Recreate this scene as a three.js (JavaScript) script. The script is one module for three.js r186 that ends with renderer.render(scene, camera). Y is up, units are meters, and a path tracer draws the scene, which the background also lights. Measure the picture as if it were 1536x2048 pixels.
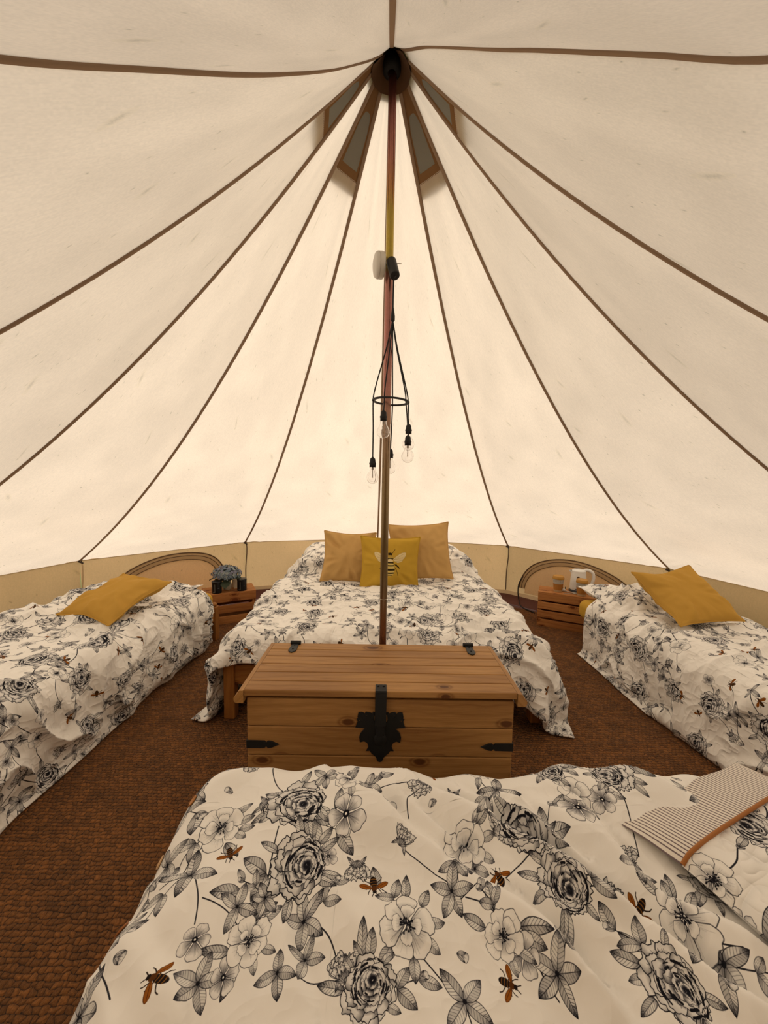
import * as THREE from 'three';
import { RoundedBoxGeometry } from 'three/addons/geometries/RoundedBoxGeometry.js';
import { mergeGeometries, mergeVertices } from 'three/addons/utils/BufferGeometryUtils.js';

// ---------------------------------------------------------------- camera, sky, sun, exposure
const scene = new THREE.Scene();
const camera = new THREE.PerspectiveCamera(2 * Math.atan(1024 / 740) * 180 / Math.PI, 0.75, 0.05, 200);
{
  const pitch = 0.0828, roll = 0.0175, yaw = 0.0063;
  const fw = new THREE.Vector3(Math.sin(yaw) * Math.cos(pitch), -Math.sin(pitch), -Math.cos(yaw) * Math.cos(pitch));
  const rt = new THREE.Vector3(Math.cos(yaw), 0, Math.sin(yaw)), up = rt.clone().cross(fw);
  const r2 = rt.clone().multiplyScalar(Math.cos(roll)).addScaledVector(up, Math.sin(roll));
  const u2 = up.clone().multiplyScalar(Math.cos(roll)).addScaledVector(rt, -Math.sin(roll));
  camera.position.set(0.0037, 1.343, 1.65);
  camera.quaternion.setFromRotationMatrix(new THREE.Matrix4().makeBasis(r2, u2, fw.clone().negate()));
}
const renderer = new THREE.WebGLRenderer({ antialias: true });
renderer.toneMapping = THREE.LinearToneMapping;
renderer.toneMappingExposure = 0.89;
renderer.shadowMap.enabled = true;
renderer.shadowMap.type = THREE.PCFSoftShadowMap;

const SUN = new THREE.Vector3(-0.16, 0.80, -0.75).normalize();
{ // bright overcast sky: lighter overhead, with the hazy sun glowing through the cloud behind the tent
  const W = 256, H = 128, d = new Float32Array(W * H * 4);
  for (let j = 0; j < H; j++) for (let i = 0; i < W; i++) {
    const el = ((j + 0.5) / H - 0.5) * Math.PI, az = ((i + 0.5) / W - 0.5) * 2 * Math.PI;
    const x = Math.cos(az) * Math.cos(el), y = Math.sin(el), z = Math.sin(az) * Math.cos(el);
    const a = Math.acos(Math.min(1, x * SUN.x + y * SUN.y + z * SUN.z));
    const base = 0.30 + 0.25 * Math.max(0, y), glow = 1.15 * Math.exp(-((a / 0.75) ** 2));
    const L = base + glow, o = (j * W + i) * 4;
    d[o] = L; d[o + 1] = L * 0.985; d[o + 2] = L * 0.965; d[o + 3] = 1;
  }
  const t = new THREE.DataTexture(d, W, H, THREE.RGBAFormat, THREE.FloatType);
  t.mapping = THREE.EquirectangularReflectionMapping; t.magFilter = THREE.LinearFilter; t.needsUpdate = true;
  scene.background = t;
  scene.backgroundIntensity = 1.6;
}
const sun = new THREE.DirectionalLight(0xfff4e4, 2.6);
sun.position.copy(SUN).multiplyScalar(12); sun.castShadow = true; sun.shadow.radius = 50;
sun.shadow.mapSize.set(2048, 2048);
Object.assign(sun.shadow.camera, { left: -5, right: 5, top: 5, bottom: -5, near: 1, far: 30 });
scene.add(sun); scene.add(sun.target);

// ---------------------------------------------------------------- helpers
function rng(seed) { let s = seed >>> 0; return () => { s = (s + 0x6d2b79f5) | 0; let t = Math.imul(s ^ (s >>> 15), 1 | s); t = (t + Math.imul(t ^ (t >>> 7), 61 | t)) ^ t; return ((t ^ (t >>> 14)) >>> 0) / 4294967296; }; }
const hash = (x, y, s) => { let h = Math.imul(x, 374761393) ^ Math.imul(y, 668265263) ^ Math.imul(s, 1274126177); h = Math.imul(h ^ (h >>> 13), 1274126177); return ((h ^ (h >>> 16)) >>> 0) / 4294967296; };
function vn(x, y, s = 0, px = 0, py = 0) { // value noise -1..1, optionally periodic
  const ix = Math.floor(x), iy = Math.floor(y); let fx = x - ix, fy = y - iy; fx = fx * fx * (3 - 2 * fx); fy = fy * fy * (3 - 2 * fy);
  const w = (a, p) => p ? ((a % p) + p) % p : a;
  const a = hash(w(ix, px), w(iy, py), s), b = hash(w(ix + 1, px), w(iy, py), s), c = hash(w(ix, px), w(iy + 1, py), s), e = hash(w(ix + 1, px), w(iy + 1, py), s);
  return 2 * (a + (b - a) * fx + (c - a) * fy + (a - b - c + e) * fx * fy) - 1;
}
const fbm = (x, y, s) => vn(x, y, s) * 0.55 + vn(x * 2.1, y * 2.1, s + 1) * 0.28 + vn(x * 4.3, y * 4.3, s + 2) * 0.14;
const V = (x, y, z) => new THREE.Vector3(x, y, z);
const smooth = (a, b, x) => { const t = Math.min(1, Math.max(0, (x - a) / (b - a))); return t * t * (3 - 2 * t); };
const used = {};
function numbered(n) { const k = used[n] = (used[n] ?? -1) + 1; return k ? n + '_' + String(k).padStart(3, '0') : n; }
function shadow(o) { o.castShadow = o.receiveShadow = true; return o; }
function mesh(name, geo, mat, parent) { const m = shadow(new THREE.Mesh(geo, mat)); m.name = name; (parent ?? scene).add(m); return m; }
function tag(o, label, category, group) { o.userData.label = label; o.userData.category = category; if (group) o.userData.group = group; return o; }
function thing(name, label, category, pos = [0, 0, 0], turn = 0, group) { const g = new THREE.Group(); g.name = numbered(name); g.position.set(...pos); g.rotation.y = turn; scene.add(g); return tag(g, label, category, group); }
function struct(name) { const g = new THREE.Group(); g.name = name; g.userData.kind = 'structure'; scene.add(g); return g; }
function part(name, geo, mat, parent) { return mesh(name, geo, mat, parent); }
function tex(c, opts = {}) { const t = new THREE.CanvasTexture(c); t.wrapS = t.wrapT = THREE.RepeatWrapping; t.colorSpace = opts.data ? THREE.NoColorSpace : THREE.SRGBColorSpace; t.anisotropy = 8; if (opts.repeat) t.repeat.set(...opts.repeat); return t; }
function pixels(W, H, f, data) { // computed texture: f(x, y) -> [r, g, b] 0..255
  const d = new Uint8Array(W * H * 4);
  for (let y = 0; y < H; y++) for (let x = 0; x < W; x++) { const c = f(x, y), o = (y * W + x) * 4; d[o] = c[0]; d[o + 1] = c[1]; d[o + 2] = c[2]; d[o + 3] = 255; }
  const t = new THREE.DataTexture(d, W, H); t.wrapS = t.wrapT = THREE.RepeatWrapping; t.magFilter = THREE.LinearFilter; t.minFilter = THREE.LinearMipmapLinearFilter; t.generateMipmaps = true;
  if (!data) t.colorSpace = THREE.SRGBColorSpace; t.needsUpdate = true; return t;
}
const std = (color, rough = 0.8, o = {}) => new THREE.MeshStandardMaterial({ color, roughness: rough, metalness: 0, side: THREE.DoubleSide, ...o });
// grid surface from a function (i, j) -> [x, y, z, u, v]
function grid(nu, nv, f, flip) {
  const p = [], uv = [], ix = [];
  for (let j = 0; j <= nv; j++) for (let i = 0; i <= nu; i++) { const q = f(i / nu, j / nv); p.push(q[0], q[1], q[2]); uv.push(q[3] ?? i / nu, q[4] ?? j / nv); }
  for (let j = 0; j < nv; j++) for (let i = 0; i < nu; i++) { const a = j * (nu + 1) + i, b = a + 1, c = a + nu + 1, d = c + 1; flip ? ix.push(a, c, b, b, c, d) : ix.push(a, b, c, b, d, c); }
  const g = new THREE.BufferGeometry(); g.setAttribute('position', new THREE.Float32BufferAttribute(p, 3)); g.setAttribute('uv', new THREE.Float32BufferAttribute(uv, 2)); g.setIndex(ix); g.computeVertexNormals(); return g;
}
function tube(pts, r, seg = 24, rad = 8, closed = false) { return new THREE.TubeGeometry(new THREE.CatmullRomCurve3(pts.map((p) => p.isVector3 ? p : V(...p)), closed), seg, r, rad, closed); }
function lathe(profile, seg = 32) { return new THREE.LatheGeometry(profile.map(([r, y]) => new THREE.Vector2(r, y)), seg); }
function at(g, x, y, z, rx = 0, ry = 0, rz = 0) { return g.applyMatrix4(new THREE.Matrix4().compose(V(x, y, z), new THREE.Quaternion().setFromEuler(new THREE.Euler(rx, ry, rz)), V(1, 1, 1))); }
const merge = (l) => mergeGeometries(l.map((g) => { const n = g.index ? g.toNonIndexed() : g; for (const k of Object.keys(n.attributes)) if (!['position', 'normal', 'uv'].includes(k)) n.deleteAttribute(k); return n; }));
const wr = rng(77);
function board(w, h, d, r = 0.003) { // rounded board with uv in metres, grain along its longest side
  const g = new RoundedBoxGeometry(w, h, d, 2, Math.min(r, w / 2.1, h / 2.1, d / 2.1)), p = g.attributes.position, n = g.attributes.normal, uv = g.attributes.uv, s = [w, h, d], L = s.indexOf(Math.max(...s)), ou = wr(), ov = wr();
  for (let i = 0; i < p.count; i++) {
    const q = [p.getX(i), p.getY(i), p.getZ(i)], m = [n.getX(i), n.getY(i), n.getZ(i)].map(Math.abs), D = m.indexOf(Math.max(...m));
    const rest = [0, 1, 2].filter((k) => k !== L), k = D === L ? rest[0] : rest.find((e) => e !== D);
    uv.setXY(i, (D === L ? q[rest[1]] : q[L]) + ou, q[k] + ov);
  }
  return g;
}

// ---------------------------------------------------------------- textures and materials
const canvasTex = pixels(1024, 1024, (x, y) => { // 2 m of cotton canvas: weave grain, faint mottling, a few mildew smears
  let m = 1 + 0.025 * vn(x / 90, y / 90, 3, Math.round(1024 / 90), Math.round(1024 / 90)) + 0.018 * vn(x / 3, y / 3, 4) + 0.012 * vn(x / 1.5, y / 12, 5);
  return [240 * m, 224 * m, 204 * m];
});
{ // smears, specks and short streaks
  const d = canvasTex.image.data, r = rng(5);
  for (let k = 0; k < 120; k++) {
    const cx = r() * 1024, cy = r() * 1024, big = r() < 0.09, L = big ? 9 + r() * 14 : 1.5 + r() * 4, Wd = big ? 3 + r() * 3 : 0.9 + r() * 1.2, a = 0.6 + r() * 0.9, S = big ? 0.14 : 0.12 + 0.22 * r(), c = Math.cos(a), s = Math.sin(a);
    for (let y = -28; y <= 28; y++) for (let x = -28; x <= 28; x++) {
      const u = (x * c + y * s) / L, v = (-x * s + y * c) / Wd, e = u * u + v * v; if (e > 4) continue;
      const o = (((Math.round(cy + y) + 1024) % 1024) * 1024 + (Math.round(cx + x) + 1024) % 1024) * 4, w = 1 - S * Math.exp(-e) * (0.65 + 0.35 * vn(x / 2, y / 2, k));
      d[o] *= w; d[o + 1] *= w; d[o + 2] *= w * 0.99;
    }
  }
}
const weaveBump = pixels(256, 256, (x, y) => { const v = 128 + 60 * Math.sin(x * Math.PI / 2) * Math.sin(y * Math.PI / 2) + 40 * vn(x / 2, y / 6, 9, 128, 43); return [v, v, v]; }, true);
function withRepeat(t, a, b = a) { const c = t.clone(); c.repeat.set(a, b); c.needsUpdate = true; return c; }
const cloth = (o) => new THREE.MeshPhysicalMaterial({ roughness: 1, metalness: 0, thickness: 0, specularIntensity: 0, side: THREE.DoubleSide, ...o });
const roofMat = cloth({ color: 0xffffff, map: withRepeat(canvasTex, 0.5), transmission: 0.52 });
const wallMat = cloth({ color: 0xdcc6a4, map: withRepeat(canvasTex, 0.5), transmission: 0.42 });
const heavyMat = cloth({ color: 0x94795c, map: withRepeat(canvasTex, 0.5), transmission: 0.12 });
const doorMat = cloth({ color: 0xd8c4a6, map: withRepeat(canvasTex, 0.5), transmission: 0.33 });
const seamMat = cloth({ color: 0x9c846e, map: withRepeat(weaveBump, 20), transmission: 0.0 });
seamMat.map = null;
const netMat = new THREE.MeshStandardMaterial({ color: 0x8d8f86, roughness: 1, transparent: true, opacity: 0.72, side: THREE.DoubleSide });
const groundsheetMat = std(0x70463a, 0.75);
const groundsheetStrip = cloth({ color: 0xd8c2a0, transmission: 0.1 });

function woodTexture(base, dark, seed, knots) {
  const W = 1024, H = 1024, r = rng(seed), K = [];
  for (let k = 0; k < knots; k++) K.push([r() * W, r() * H, 7 + r() * 9]);
  return pixels(W, H, (x, y) => {
    let yy = y, near = 0;
    for (const [kx, ky, kr] of K) {
      let dx = x - kx, dy = y - ky; if (dx > 512) dx -= 1024; if (dx < -512) dx += 1024; if (dy > 512) dy -= 1024; if (dy < -512) dy += 1024;
      const e = Math.hypot(dx * 0.55, dy); if (e < 90) { yy += Math.sign(dy || 1) * kr * 1.2 * Math.exp(-e / (kr * 1.6)); near = Math.max(near, Math.exp(-((e / kr) ** 4)) * 1.15, 0.35 * Math.exp(-(((e - kr * 1.5) / 4) ** 2))); }
    }
    const warp = 14 * vn(x / 256, y / 128, seed, 4, 8) + 5 * vn(x / 64, y / 32, seed + 1, 16, 32);
    const ring = 0.5 + 0.5 * Math.sin((yy + warp) * 0.19 + 4 * vn(x / 512, y / 205, seed + 2, 2, 5));
    const late = ring ** 3, streak = vn(x / 64, y / 2, seed + 3, 16, 512) * 0.5 + vn(x / 20, y / 1.3, seed + 4, 0, 0) * 0.3, tone = vn(x / 340, y / 128, seed + 5, 3, 8);
    let m = Math.min(1, Math.max(0, 0.13 * late + 0.17 * streak + 0.20 * tone + 0.20 + near));
    return base.map((b, i) => b + (dark[i] - b) * m);
  });
}
const pineTex = woodTexture([184, 138, 82], [94, 56, 24], 11, 6);
const crateTex = woodTexture([202, 142, 84], [108, 56, 22], 23, 14);
const pineMat = new THREE.MeshPhysicalMaterial({ map: pineTex, roughness: 0.5, specularIntensity: 0.6, bumpMap: pineTex, bumpScale: 0.0004 });
const crateMat = new THREE.MeshPhysicalMaterial({ map: crateTex, roughness: 0.62, specularIntensity: 0.5 });
const bedWood = new THREE.MeshPhysicalMaterial({ color: 0xf6e2c8, map: pineTex, roughness: 0.5, specularIntensity: 0.5 });
const iron = std(0x0c0c0e, 0.65, { metalness: 0.1 });
const blackPlastic = std(0x0c0c0d, 0.45);
const whitePlastic = std(0xd8d2c8, 0.4);

// coir matting: rows of plump loops, offset like bricks
const COIR = 0.50, CN = 1024;
const coirH = new Float32Array(CN * CN), coirId = new Float32Array(CN * CN);
{
  const nx = 24, ny = 32;
  for (let y = 0; y < CN; y++) for (let x = 0; x < CN; x++) {
    const jx = x / CN * nx + 0.32 * vn(x / 40, y / 40, 31, 26, 26), jy = y / CN * ny + 0.30 * vn(x / 36, y / 36, 32, 28, 28);
    const row = Math.floor(jy), u = jx + (row & 1 ? 0.5 : 0), cu = Math.floor(u), fu = u - cu - 0.5, fv = jy - row - 0.5;
    const h = Math.max(0, 1 - (fu * 2) ** 2 * 0.95) ** 0.6 * Math.max(0, 1 - (fv * 2) ** 2 * 0.95) ** 0.6;
    const id = hash(((cu % nx) + nx) % nx, ((row % ny) + ny) % ny, 33);
    coirH[y * CN + x] = h * (0.75 + 0.25 * id) + 0.10 * vn(x / 2 + fv * 3, y / 5, 34); coirId[y * CN + x] = id;
  }
}
const coirTex = pixels(CN, CN, (x, y) => { const i = y * CN + x, f = 0.84 + 0.30 * coirId[i] + 0.13 * vn(x / 2.2, y / 7, 35) + 0.07 * vn(x / 170, y / 170, 36, 6, 6), k = coirH[i] > 0.22 ? 1 : 0.42; return [130 * f * k, 84 * f * k, 42 * f * k]; });
const coirBump = pixels(CN, CN, (x, y) => { const v = 255 * Math.min(1, Math.max(0, coirH[y * CN + x] * 0.9)); return [v, v, v]; }, true);
const coirMat = std(0xffffff, 0.95, { map: withRepeat(coirTex, 1 / COIR), bumpMap: withRepeat(coirBump, 1 / COIR), bumpScale: 0.014 });

// velvet
const velvetBump = pixels(512, 512, (x, y) => { const v = 128 + 90 * vn(x / 70, y / 70, 41, 7, 7) + 25 * vn(x / 4, y / 4, 42); return [v, v, v]; }, true);
const velvet = (c) => new THREE.MeshPhysicalMaterial({ color: c, roughness: 0.9, specularIntensity: 0.2, sheen: 0.5, sheenColor: new THREE.Color(c).lerp(new THREE.Color(0xffe6a0), 0.3), sheenRoughness: 0.5, side: THREE.DoubleSide });
const mustard = velvet(0xc09545), mustardPale = velvet(0xc8a166), lemon = velvet(0xc29c3a);

// ---------------------------------------------------------------- printed cotton: roses, magnolias, sprigs and bees in ink
const INK = (a) => `rgba(20,20,28,${Math.min(1, a * 1.12)})`, PAPER = '#faf7f2';
function penLeaf(c, x, y, L, w, ang, tone, r) {
  c.save(); c.translate(x, y); c.rotate(ang);
  const path = () => { c.beginPath(); c.moveTo(0, 0); c.bezierCurveTo(L * 0.2, -w * 1.25, L * 0.7, -w, L, 0); c.bezierCurveTo(L * 0.75, w * 0.85, L * 0.25, w * 1.2, 0, 0); };
  path(); c.fillStyle = PAPER; c.fill();
  const g = c.createLinearGradient(0, 0, L, 0); g.addColorStop(0, INK(0.62 * tone)); g.addColorStop(0.32, INK(0.07 * tone)); g.addColorStop(0.72, INK(0.12 * tone)); g.addColorStop(1, INK(0.85 * tone));
  c.fillStyle = g; c.fill();
  c.save(); path(); c.clip();
  c.beginPath(); c.rect(0, 0, L, w * 1.2); c.fillStyle = INK(0.15 * tone); c.fill();
  c.strokeStyle = INK(0.8 * tone); c.lineWidth = Math.max(0.8, L * 0.018);
  c.beginPath(); c.moveTo(0, 0); c.quadraticCurveTo(L * 0.5, -w * 0.12, L, 0); c.stroke();
  c.lineWidth = Math.max(0.6, L * 0.012); c.strokeStyle = INK(0.55 * tone);
  for (let k = 1; k < 9; k++) { const q = k / 9.5 * L; c.beginPath(); c.moveTo(q, -w * 0.05); c.quadraticCurveTo(q + L * 0.08, -w * 0.5, q + L * 0.2, -w); c.moveTo(q, 0); c.quadraticCurveTo(q + L * 0.08, w * 0.5, q + L * 0.2, w); c.stroke(); }
  for (let k = 0; k < 14; k++) { const q = (0.6 + 0.4 * r()) * L, s = r() < 0.5 ? -1 : 1; c.beginPath(); c.moveTo(q, s * w * 0.1); c.lineTo(q + L * 0.1, s * w * (0.3 + 0.3 * r())); c.stroke(); }
  c.restore(); path(); c.strokeStyle = INK(0.85 * tone); c.lineWidth = Math.max(0.8, L * 0.02); c.stroke();
  c.restore();
}
function penPetal(c, x, y, R0, R1, ang, spread, tone, r, ruffle = 0.07) {
  c.save(); c.translate(x, y); c.rotate(ang);
  const n = 12, P = []; for (let k = 0; k <= n; k++) { const a = (k / n - 0.5) * spread, e = Math.abs(k / n - 0.5) * 2; P.push([a, R1 * (1 - 0.2 * e ** 3 + ruffle * (r() - 0.5) * 2)]); }
  const path = () => { c.beginPath(); c.moveTo(R0, 0); c.lineTo(R0 * 1.05 * Math.cos(spread * 0.2), -R0 * Math.sin(spread * 0.2)); for (let k = 0; k <= n; k++) { const [a, q] = P[k]; if (k && k < n) { const [a2, q2] = P[k + 1] ?? P[k]; c.quadraticCurveTo(Math.cos(a) * q, Math.sin(a) * q, (Math.cos(a) * q + Math.cos(a2) * q2) / 2, (Math.sin(a) * q + Math.sin(a2) * q2) / 2); } else c.lineTo(Math.cos(a) * q * (k ? 0.9 : 0.9), Math.sin(a) * q * 0.9); } c.closePath(); };
  path(); c.fillStyle = PAPER; c.fill();
  const g = c.createRadialGradient(0, 0, Math.max(0.1, R0), 0, 0, R1); g.addColorStop(0, INK(Math.min(1, tone))); g.addColorStop(0.25, INK(Math.min(1, 0.85 * tone))); g.addColorStop(0.5, INK(Math.min(1, 0.48 * tone))); g.addColorStop(0.72, INK(0.04 * tone)); g.addColorStop(1, INK(0.12 * tone)); c.fillStyle = g; c.fill();
  if (tone > 0.4) { const h = c.createLinearGradient(R1 * 0.5, -R1 * spread * 0.4, R1 * 0.5, R1 * spread * 0.4), q = r() < 0.5; h.addColorStop(q ? 0 : 1, INK(0.55 * tone)); h.addColorStop(q ? 0.36 : 0.64, INK(0.02)); c.fillStyle = h; c.fill(); }
  c.save(); path(); c.clip(); c.strokeStyle = INK(0.6 * tone); c.lineWidth = Math.max(0.6, R1 * 0.016);
  for (let k = 0; k < 11; k++) { const a = (r() - 0.5) * spread * 0.9, l = 0.35 + 0.5 * r(); c.beginPath(); c.moveTo(Math.cos(a * 0.6) * R0, Math.sin(a * 0.6) * R0); c.quadraticCurveTo(Math.cos(a * 0.8) * R1 * l * 0.6, Math.sin(a * 0.8) * R1 * l * 0.6, Math.cos(a) * R1 * l, Math.sin(a) * R1 * l); c.stroke(); }
  c.restore(); path(); c.strokeStyle = INK(Math.min(1, 0.55 + 0.4 * tone)); c.lineWidth = Math.max(0.8, R1 * 0.026); c.stroke(); c.restore();
}
function peony(c, x, y, R, ang, r, tone = 1) {
  for (let k = 0; k < 5; k++) { const a = ang + k * 1.31 + r(); penLeaf(c, x + Math.cos(a) * R * 0.8, y + Math.sin(a) * R * 0.8, R * (0.55 + 0.3 * r()), R * 0.17, a + (r() - 0.5) * 0.7, 0.95, r); }
  const layers = [[1, 10, 0.3, 0.75], [0.86, 9, 0.28, 1.0], [0.70, 8, 0.22, 1.1], [0.55, 7, 0.15, 1.15], [0.40, 6, 0.09, 1.2], [0.26, 5, 0.03, 1.25]];
  layers.forEach(([q, n, b, tn], l) => { const ox = x + Math.cos(ang) * R * 0.09 * l * 0.7, oy = y + Math.sin(ang) * R * 0.09 * l * 0.7; for (let k = 0; k < n; k++) penPetal(c, ox, oy, R * b, R * q * (0.9 + 0.18 * r()), ang + k * 2 * Math.PI / n + l * 0.5 + (r() - 0.5) * 0.25, 2 * Math.PI / n * 1.45, tn * tone, r, 0.09); });
  c.strokeStyle = INK(0.95 * tone); c.lineCap = 'round';
  for (let k = 0; k < 34; k++) { const a = r() * 7, q = R * (0.12 + 0.62 * Math.sqrt(r())); c.lineWidth = R * (0.02 + 0.055 * r()); c.beginPath(); c.arc(x + Math.cos(ang) * R * 0.2, y + Math.sin(ang) * R * 0.2, q, a, a + 0.25 + 0.3 * r()); c.stroke(); }
}
function dahlia(c, x, y, R, ang, r) { // half-open rose seen from the side
  penLeaf(c, x, y, R * 1.2, R * 0.2, ang + 2.5, 1, r); penLeaf(c, x, y, R * 1.1, R * 0.18, ang + 3.9, 1, r);
  for (let l = 0; l < 4; l++) for (let k = 0; k < 5; k++) penPetal(c, x - Math.cos(ang) * R * 0.55, y - Math.sin(ang) * R * 0.55, R * 0.1, R * (1.5 - l * 0.22) * (0.85 + 0.2 * r()), ang + (k - 2) * 0.33 + (r() - 0.5) * 0.15, 0.55, 0.75 + 0.12 * l, r, 0.1);
  for (let k = 0; k < 6; k++) penLeaf(c, x - Math.cos(ang) * R * 0.6, y - Math.sin(ang) * R * 0.6, R * 0.7, R * 0.1, ang + (k - 2.5) * 0.42, 1.25, r);
}
function magnolia(c, x, y, R, ang, r) {
  penLeaf(c, x + Math.cos(ang + 0.4) * R * 0.7, y + Math.sin(ang + 0.4) * R * 0.7, R * 0.85, R * 0.22, ang + 0.3, 0.9, r); penLeaf(c, x + Math.cos(ang + 1) * R * 0.7, y + Math.sin(ang + 1) * R * 0.7, R * 0.7, R * 0.22, ang + 1.1, 0.8, r);
  for (let k = 0; k < 6; k++) penPetal(c, x, y, R * 0.12, R * (0.85 + 0.25 * r()), ang + k * 1.047 + 0.3 * r(), 1.15, 0.16 + 0.1 * (k % 2), r, 0.05);
  for (let k = 0; k < 4; k++) penPetal(c, x, y, R * 0.1, R * (0.5 + 0.2 * r()), ang + k * 1.57 + 0.6, 1.2, 0.25, r, 0.06);
  c.strokeStyle = INK(0.85); c.fillStyle = INK(0.9);
  for (let k = 0; k < 26; k++) { const a = r() * 6.3, q = R * (0.08 + 0.22 * r()); c.lineWidth = Math.max(0.8, R * 0.02); c.beginPath(); c.moveTo(x, y); c.lineTo(x + Math.cos(a) * q, y + Math.sin(a) * q); c.stroke(); c.beginPath(); c.arc(x + Math.cos(a) * q, y + Math.sin(a) * q, R * 0.03, 0, 7); c.fill(); }
}
function blossom(c, x, y, R, ang, r) { for (let k = 0; k < 5; k++) penPetal(c, x, y, R * 0.1, R * (0.85 + 0.25 * r()), ang + k * 1.257, 1.15, 0.42, r, 0.04); c.fillStyle = INK(0.9); c.beginPath(); c.arc(x, y, R * 0.17, 0, 7); c.fill(); c.fillStyle = PAPER; c.beginPath(); c.arc(x, y, R * 0.06, 0, 7); c.fill(); }
function rosette(c, x, y, R, ang, r) { const n = 4 + Math.floor(r() * 2); for (let k = 0; k < n; k++) penLeaf(c, x, y, R * (0.95 + 0.5 * r()), R * 0.36, ang + k * 6.283 / n + (r() - 0.5) * 0.5, 0.8 + 0.35 * r(), r); c.fillStyle = INK(0.8); c.beginPath(); c.arc(x, y, R * 0.09, 0, 7); c.fill(); }
function bud(c, x, y, R, ang, r) { penPetal(c, x, y, R * 0.1, R * 1.3, ang, 0.9, 0.8, r, 0.03); penLeaf(c, x, y, R * 1.1, R * 0.22, ang + 0.4, 1.1, r); penLeaf(c, x, y, R * 1.1, R * 0.22, ang - 0.4, 1.1, r); }
function stem(c, P, w) { c.strokeStyle = INK(0.72); c.lineCap = 'round'; for (const [dx, lw, a] of [[0, w, 0.8], [w * 0.5, w * 0.4, 0.4]]) { c.strokeStyle = INK(a); c.lineWidth = lw; c.beginPath(); c.moveTo(P[0][0] + dx, P[0][1]); for (let k = 1; k < P.length - 1; k++) c.quadraticCurveTo(P[k][0] + dx, P[k][1], (P[k][0] + P[k + 1][0]) / 2 + dx, (P[k][1] + P[k + 1][1]) / 2); const e = P[P.length - 1]; c.lineTo(e[0] + dx, e[1]); c.stroke(); } }
function bee(c, x, y, R, ang) {
  c.save(); c.translate(x, y); c.rotate(ang); c.scale(R, R);
  c.strokeStyle = '#241a16'; c.lineWidth = 0.07; c.lineCap = 'round';
  for (const s of [-1, 1]) for (const [a, b, d] of [[0.1, 0.5, 0.55], [-0.15, 0.2, 0.75], [-0.3, -0.6, 0.75]]) { c.beginPath(); c.moveTo(a, s * 0.2); c.quadraticCurveTo((a + b) / 2, s * d * 0.8, b, s * d); c.lineTo(b + (b > 0.3 ? 0.2 : -0.2), s * d * 1.1); c.stroke(); }
  for (const s of [-1, 1]) { c.beginPath(); c.moveTo(0.62, s * 0.1); c.lineTo(0.95, s * 0.28); c.stroke(); }
  for (const s of [-1, 1]) { c.fillStyle = '#9a5a1c'; c.beginPath(); c.moveTo(0.15, s * 0.15); c.bezierCurveTo(0.3, s * 0.6, 0.1, s * 1.3, -0.25, s * 1.35); c.bezierCurveTo(-0.5, s * 1.1, -0.25, s * 0.5, 0.15, s * 0.15); c.fill(); c.lineWidth = 0.045; c.strokeStyle = '#5c3010'; c.stroke(); c.beginPath(); c.moveTo(0.1, s * 0.3); c.lineTo(-0.25, s * 1.2); c.stroke(); }
  c.fillStyle = '#1d1512'; c.beginPath(); c.ellipse(-0.4, 0, 0.55, 0.33, 0, 0, 7); c.fill(); c.fillStyle = '#5a3412'; c.beginPath(); c.ellipse(0.2, 0, 0.27, 0.27, 0, 0, 7); c.fill(); c.fillStyle = '#1d1512'; c.beginPath(); c.ellipse(0.52, 0, 0.16, 0.19, 0, 0, 7); c.fill();
  c.strokeStyle = '#8a5a22'; c.lineWidth = 0.07; for (const q of [-0.15, -0.4, -0.65]) { c.beginPath(); c.moveTo(q, -0.27); c.quadraticCurveTo(q - 0.1, 0, q, 0.27); c.stroke(); }
  c.restore();
}
const DRAW = { P: peony, D: dahlia, M: magnolia, B: blossom, L: rosette, U: bud, E: bee };
function ground(c, w, h) { c.fillStyle = PAPER; c.fillRect(0, 0, w, h); }

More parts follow.
